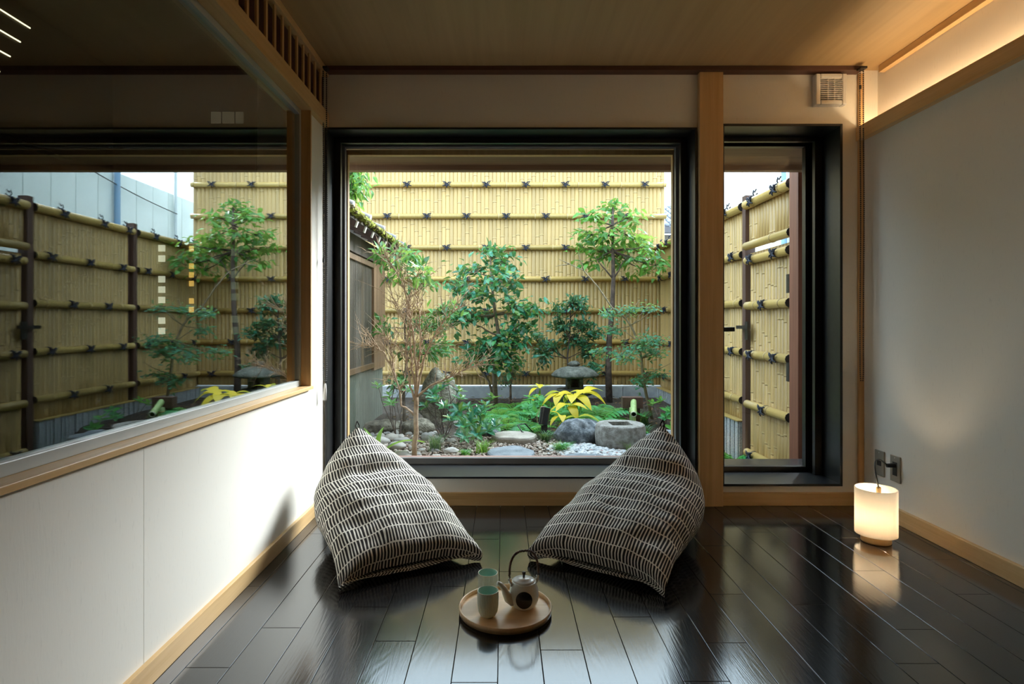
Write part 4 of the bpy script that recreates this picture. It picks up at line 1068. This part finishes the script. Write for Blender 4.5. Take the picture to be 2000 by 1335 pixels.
# leaning maple on the right
d = 6.2; base = Vector((P(1275, 812, d).x, d, gz(1.6, d)-.03))
tr = [base, P(1262, 770, d), P(1256, 735, d), P(1253, 700, d), P(1246, 665, d), P(1232, 635, d), P(1222, 622, d), P(1195, 600, d), P(1168, 560, d), P(1140, 528, d), P(1112, 515, d)]
cl = []
for (px, py, rx, rz, k, at) in ((1235, 685, 34, 8, 12, 4), (1268, 668, 30, 8, 12, 4), (1285, 690, 24, 7, 8, 3), (1218, 700, 22, 8, 8, 4), (1262, 745, 26, 10, 11, 2), (1290, 735, 16, 8, 6, 2), (1225, 610, 26, 6, 7, 6), (1262, 605, 16, 6, 6, 5), (1190, 610, 14, 7, 6, 7),
                                (1195, 645, 12, 8, 6, 5), (1175, 690, 16, 12, 6, 4)):
    cl.append((at, P(px, py, d+rnd.uniform(-.2, .2)), (rx/F*d, .2, rz/F*d), k))
lim = []
q = random.Random(5)
for (a, b_) in ((3, (1327, 640)), (3, (1322, 672)), (2, (1318, 705)), (5, (1290, 600)), (4, (1300, 655)), (6, (1250, 585)), (9, (1128, 490)), (10, (1090, 505)), (10, (1085, 520)), (4, (1210, 640))):
    lim.append((wander(tr[a], P(b_[0], b_[1], d+q.uniform(-.15, .15)), 7, .06, b_[0]), .006))
tree('leaning_maple', 'thin leaning maple with sparse teal leaf layers and bare twigs', 'tree', tr, .018, .004, cl, (.055, .026), M['l_teal'], mottled('olive_bark', (.16, .13, .08), (.27, .22, .14), 30, .8, .3), 51, per=13, flat=.12, limbs=lim, limb_r=.005, spread=.05)
# multi-stem bare shrub at the left front
d = 4.42; base = Vector((P(810, 890, d).x, d, -.05))
tr = [base, P(809, 868, d), P(813, 845, d), P(812, 820, d), P(813, 790, d), P(813, 775, d)]
b5 = tr[5]; lim = []; twigs = []
stems = [((809, 810), (786, 790), (772, 735), (765, 690), (752, 655)), ((813, 778), (815, 735), (822, 680), (820, 620), (812, 575), (798, 540)), ((813, 778), (800, 745), (793, 700), (800, 640), (806, 600)),
         ((813, 778), (805, 720), (800, 660), (784, 610), (770, 585)), ((813, 776), (828, 700), (845, 660), (868, 625), (895, 600)), ((813, 775), (838, 755), (880, 735), (910, 720), (935, 712)), ((772, 735), (752, 690), (735, 675), (708, 675)), ((815, 735), (806, 650), (790, 560), (768, 520), (755, 500))]
q = random.Random(9)
for s in stems:
    dd = q.uniform(-.14, .14); pts = [P(a, b_, d+dd*(i/len(s))) for i, (a, b_) in enumerate(s)]
    fine = []
    for i in range(len(pts)-1):
        for k in range(4): fine.append(pts[i].lerp(pts[i+1], k/4)+Vector((q.gauss(0, .004),)*3))
    fine.append(pts[-1]); lim.append((fine, .0095))
    for i in range(5, len(fine), 1):
        for _ in range(3):
            a = fine[i]; v = (fine[i]-fine[i-2]).normalized(); e = a + (v + Vector((q.gauss(0, .8), q.gauss(0, .7), q.gauss(.3, .6)))).normalized()*q.uniform(.06, .20)
            w = wander(a, e, 4, .07, q.random()*9); lim.append((w, .0034))
            for _ in range(2):
                m = w[q.randint(2, 4)]; e2 = m + ((e-a).normalized() + Vector((q.gauss(0, .7), q.gauss(0, .7), q.gauss(.2, .5))))*q.uniform(.03, .09); lim.append(([m, m.lerp(e2, .5)+Vector((0, 0, .006)), e2], .0022))
cl = [(P(755, 502, d), P(752, 502, d), (.10, .08, .07), 6), (P(770, 530, d), P(785, 528, d), (.10, .08, .06), 3), (P(798, 540, d), P(822, 540, d), (.11, .1, .07), 6)]
tree('bare_stemmed_shrub', 'multi-stemmed tan shrub with many bare twigs outside the picture window', 'shrub', tr, .020, .017, cl, (.105, .044), M['l_rhodo'], M['bark_tan'], 61, per=6, flat=.6, limbs=lim, limb_r=.004, spread=.03)
# leafy bushes behind it
d = 5.7; base = Vector((P(790, 830, d).x, d, -.02)); cl = []
tr = [base, P(788, 770, d), P(795, 700, d), P(790, 640, d), P(800, 580, d), P(795, 520, d)]
for (px, py, rx, rz, k, at) in ((800, 500, 26, 16, 10, 5), (760, 520, 22, 16, 8, 4), (830, 560, 26, 14, 8, 4), (845, 640, 26, 20, 12, 3), (870, 610, 26, 16, 11, 3), (750, 640, 14, 14, 6, 3), (810, 640, 20, 14, 7, 3), (845, 690, 30, 16, 10, 2), (868, 680, 22, 14, 8, 2), (780, 750, 18, 12, 7, 1), (785, 690, 16, 14, 5, 2)):
    cl.append((at, P(px, py, d+rnd.uniform(-.15, .15)), (rx/F*d, .15, rz/F*d), k))
tree('leafy_shrub', 'upright shrub with long pale green leaves behind the bare twigs', 'shrub', tr, .018, .006, cl, (.095, .036), M['l_rhodo'], M['bark_grey'], 71, per=7, flat=.6, limb_r=.006, spread=.04)
# rosette shrubs
def rosette_shrub(label, base, tips, lm, L, W, seed, n=8, bark='bark_dark', r=.006):
    q = random.Random(seed); t = thing('rosette_shrub', label, 'shrub', base); br = MB(); fo = MB()
    for tp_ in tips:
        tp_ = Vector(tp_); w = wander(base, tp_, 6, .08, q.random()*9); br.tube(w, [r*(1-.6*i/6) for i in range(7)], 5)
        ax = (w[-1]-w[-2]).normalized()*.5 + Vector((q.gauss(0, .2), q.gauss(0, .2)-.25, .6)); ax.normalize()
        e = ax.cross(Vector((1, .2, .1))).normalized(); f = ax.cross(e)
        for k in range(n):
            a = 2*math.pi*k/n*1.62 + q.uniform(-.2, .2); o = e*math.cos(a)+f*math.sin(a); lift = .25+.7*(k/n)
            s = q.uniform(.75, 1.1)*(1-.3*k/n); fo.leaf(tp_ - ax*.012*(n-k)/n*3, o + ax*lift, ax - o*.4, L*s, W*s, .12)
    br.build('stems', M[bark], t, smooth=True); fo.build('foliage', lm, t, kind='stuff'); return t
d = 5.0
rosette_shrub('low shrub with glossy leaf rosettes in front of the upright rock', (-.52, 5.05, -.03), [P(862, 755, 5.1), P(845, 765, 5.0), P(875, 742, 5.2), P(852, 778, 4.9), P(896, 760, 5.3), P(830, 790, 4.9), P(900, 775, 5.1), P(868, 790, 4.8), P(880, 815, 4.75)], M['l_cam'], .105, .046, 3, 9)
rosette_shrub('glossy rosette shrub near the pale stepping stone', (-.25, 5.15, -.03), [P(925, 808, 5.0), P(912, 795, 5.2), P(938, 822, 4.95), P(948, 790, 5.2), P(962, 775, 5.4), P(930, 845, 4.8), P(952, 838, 4.9), P(895, 800, 5.0), P(918, 822, 4.9), P(940, 800, 5.05), P(908, 850, 4.7), P(905, 830, 4.8), P(968, 830, 5.0)], M['l_cam'], .120, .052, 5, 9)
rosette_shrub('young shrub with leaf rosettes beside the ribbed siding', (-.92, 5.05, -.03), [P(738, 752, 5.0), P(765, 785, 5.0), P(785, 745, 5.2), P(742, 645, 5.3), P(760, 770, 5.1), P(798, 760, 5.2)], M['l_rhodo'], .105, .036, 7, 9)
rosette_shrub('low green plants at the foot of the granite curb', (1.52, 5.5, -.03), [P(1310, 800, 5.3), P(1322, 815, 5.2), P(1300, 812, 5.3), P(1318, 835, 5.0), P(1290, 780, 5.8), P(1275, 785, 5.8)], M['l_fern'], .10, .045, 8, 9)
rosette_shrub('dark leafy plant behind the garden spotlight', (.33, 5.8, -.03), [P(1042, 790, 5.7), P(1050, 775, 5.8), P(1060, 782, 5.7), P(1045, 805, 5.5), P(1035, 775, 5.9), P(1030, 795, 5.6)], M['l_fern'], .10, .06, 12, 8)
# yellow-leaved plants: each big leaf a part
lf = []
for k in range(4):
    b = MB(); n = 7; L, W = 1.0, .44+.05*k
    for i in range(n+1):
        t = i/n; w = W*.5*math.sin(math.pi*min(1, t**.85))**.8 if 0 < t < 1 else .004; zc = .10*math.sin(math.pi*t) - (.28+.08*k)*t*t
        b.v += [(-w, t*L, zc+.06*w*3), (0, t*L, zc), (w, t*L, zc+.06*w*3)]
    for i in range(n):
        for j in range(2): a = i*3+j; b.f.append((a, a+1, a+4, a+3))
    lf.append(b.mesh('leaf', M['l_yellow'], True))
def big_leaves(name, label, base, spots, mat_list, seed):
    q = random.Random(seed); t = thing(name, label, 'plant', base); st = MB()
    for (pt, ang, L, tilt) in spots:
        pt = Vector(pt); st.tube(wander(base, pt, 5, .06, q.random()*9), .0035, 5, False)
        inst(q.choice(mat_list), 'leaf', t, pt, (tilt, q.uniform(-.3, .3), ang), (L, L, L))
    st.build('stems', M['l_lime'], t); return t
def fan(c, angs, Ls, tilt=.25): return [(c, a, L, tilt+rnd.uniform(-.45, .35)) for a, L in zip(angs, Ls)]
big_leaves('yellow_leaf_plant', 'plant with broad yellow autumn leaves in front of the stone lantern', (.74, 5.75, -.02),
    fan(P(1122, 775, 5.7), (.4, 1.3, 2.0, 2.9, 3.8, 4.8, 5.6), (.22, .19, .2, .22, .22, .2, .22)) + fan(P(1140, 768, 5.8), (.2, 1.2, 4.4, 5.2), (.2, .2, .22, .22)) + fan(P(1100, 770, 5.7), (1.0, 1.8, 2.6), (.2, .24, .2)) + fan(P(1112, 792, 5.5), (1.6, 2.4, 3.4, 4.2), (.19, .2, .18, .18), .0)
    + fan(P(1095, 812, 5.3), (1.3, 2.2, 3.2), (.16, .15, .14), .2) + fan(P(1128, 815, 5.25), (4.6, 1.4), (.22, .20), -.1), lf, 3)
big_leaves('yellow_leaf_plant', 'small plant with four yellow leaves above the fern bank', (.36, 6.1, -.02), fan(P(1055, 758, 6.0), (.2, 1.4, 2.2, 4.5), (.15, .13, .16, .14), .2) + fan(P(1058, 770, 6.0), (1.9,), (.15,), -.2), lf, 5)
lf2 = []
for k in range(3):
    b = MB(); n = 8
    for i in range(n+1):
        t = i/n; w = .085*math.sin(math.pi*min(1, .12+t*.88))**.7+.004; zc = .55*t-.42*t*t*(.6+.5*k)
        b.v += [(-w, t, zc+.03), (0, t, zc), (w, t, zc+.03)]
    for i in range(n):
        for j in range(2): a = i*3+j; b.f.append((a, a+1, a+4, a+3))
    lf2.append(b.mesh('leaf', M['l_lime'], True))
big_leaves('strap_leaf_plant', 'bright green strap-leaved plant just outside the window behind a cushion', (-.93, 4.32, -.02), [((-.93, 4.32, .0), 1.1, .24, .7), ((-.93, 4.32, 0), -.3, .26, 1.0), ((-.93, 4.32, 0), -1.2, .36, .35), ((-.93, 4.32, 0), 2.6, .2, .6)], lf2, 7)
# ferns: each frond a part
def frond_mesh(mat, k):
    b = MB(); n = 15; pts = []
    for i in range(n+1): t = i/n; pts.append(Vector((0, t, .80*t-(.70+.12*k)*t*t)))
    b.tube(pts, [.010*(1-.8*i/n) for i in range(n+1)], 4, False)
    for i in range(2, n+1):
        t = i/n; L = .30*math.sin(math.pi*min(1, .16+t*.84))**.8+.015
        for s in (-1, 1): b.leaf(pts[i], Vector((s, .45, -.12)), Vector((0, .2, 1)), L, .070, .12)
    return b.mesh('frond', mat, False)
fr = [frond_mesh(M['l_fern'], k) for k in range(4)]
def fern(label, c, L, n, seed, a0=0, a1=6.28):
    q = random.Random(seed); z = gz(c[0], c[1]); t = thing('fern', label, 'fern', (c[0], c[1], z), group=None)
    for k in range(n):
        a = a0+(a1-a0)*(k+q.uniform(-.3, .3))/n; s = L*q.uniform(.75, 1.1)
        inst(q.choice(fr), 'frond', t, (c[0], c[1], z-.005), (q.uniform(-.05, .35), q.uniform(-.2, .2), a), (s, s, s))
fern('fern with arching fronds at the left of the spotlight', (.05, 5.55), .34, 12, 1)
fern('fern spilling between the pale stepping stone and camellia trunk', (-.02, 6.1), .36, 12, 2)
fern('large bright fern between the boulder and the dark tree trunk', (.93, 5.75), .46, 14, 3)
fern('fern leaning over the dark boulder', (.72, 5.42), .30, 10, 4)
fern('fern tuft hanging beside the basin', (.80, 5.12), .20, 9, 6)
fern('tall fern standing left of the stone lantern', (.55, 6.75), .50, 9, 7)
fern('fern below the lantern platform', (.62, 6.2), .36, 11, 9)
fern('fern at the foot of the ribbed granite seen through the door', (2.03, 5.24), .48, 13, 10)
fern('small fern growing low in the sunken corner by the gate', (2.0, 5.0), .32, 11, 12)
fern('pale fern behind the small yellow plant', (.25, 6.4), .40, 10, 13)
fern('fern in front of the grey curb left of the low shrub', (.12, 6.75), .36, 10, 14)
fern('fern at the left edge of the fern bank below the camellia', (-.22, 5.75), .34, 11, 15)
fern('fern with fronds over the spotlight cable', (.24, 5.35), .28, 10, 16)
fern('fern close behind the stone basin rim', (1.12, 5.30), .22, 9, 17)
fern('fern between the yellow leaves and the dark tree', (1.02, 6.35), .42, 11, 18)
# grasses
def grass(label, c, L, n, mat, seed, w=.006, spread=.9):
    q = random.Random(seed); b = MB(); z = gz(c[0], c[1])
    for k in range(n):
        a = q.uniform(0, 6.28); l = L*q.uniform(.6, 1.1); o = Vector((math.cos(a), math.sin(a), 0))*q.uniform(.2, spread); p = Vector((c[0]+q.gauss(0, L*.12), c[1]+q.gauss(0, L*.12), z-.005)); base_ = len(b.v)
        sd = Vector((-math.sin(a), math.cos(a), 0))*w
        for i in range(5):
            t = i/4; x = p + o*(l*t*t*.9) + Vector((0, 0, l*(t-.45*t*t*spread))); k_ = (1-t)**.6
            b.v += [tuple(x-sd*k_), tuple(x+sd*k_+Vector((0, 0, .001)))]
        for i in range(4): b.f.append((base_+2*i, base_+2*i+1, base_+2*i+3, base_+2*i+2))
    t = thing('grass_clump', label, 'grass', (c[0], c[1], z)); b.build('blades', mat, t, kind='stuff'); return t
grass('dark mondo grass tuft at the foot of the spotlight', (.36, 4.98), .16, 120, M['l_grass'], 1, .005, 1.0)
grass('feathery grass tuft among the gravel before the boulder', (.46, 4.62), .15, 200, M['l_fern'], 2, .003, 1.2)
grass('soft grass tuft in front of the brown rocks', (-.55, 4.62), .20, 160, M['l_grass'], 3, .0025, .6)
grass('bright green grass tuft by the blue grey stepping stone', (-.16, 4.55), .17, 60, M['l_lime'], 4, .004, .7)
grass('dark grass growing by the leaning maple', (1.42, 5.9), .22, 110, M['l_grass'], 5, .007, .9)
grass('spiky grass behind the basin', (1.30, 5.35), .16, 80, M['l_grass'], 6, .006, .9)
grass('thin yellow-green grass in front of the basin', (1.02, 4.58), .14, 40, M['l_lime'], 7, .002, .8)
grass('low grass tuft on the gravel near the window', (-.30, 4.48), .10, 90, M['l_fern'], 8, .004, 1.0)
# hanging vine at the eave
q = random.Random(3); vn = thing('hanging_vine', 'bright green leafy branch hanging above the mossy eave', 'vine', (-1.62, 5.1, 1.95)); br, fo = MB(), MB()
main = [Vector((-1.62, 5.1, 1.98)), Vector((-1.60, 5.08, 2.35)), Vector((-1.50, 5.05, 2.62)), Vector((-1.30, 5.0, 2.66)), Vector((-1.15, 4.95, 2.55))]
br.tube(main, [.014, .012, .010, .007, .004], 6)
for k in range(24):
    s = main[2].lerp(main[4], q.random()); e = P(q.uniform(662, 722), q.uniform(345, 412), 4.95+q.uniform(-.15, .15))
    spray(fo, br, s, [e], q, .085, .034, 20, .5, droop=.3, rtw=.003, spread=.03)
br.build('branches', M['bark_grey'], vn, smooth=True); fo.build('foliage', M['l_bright'], vn, kind='stuff')
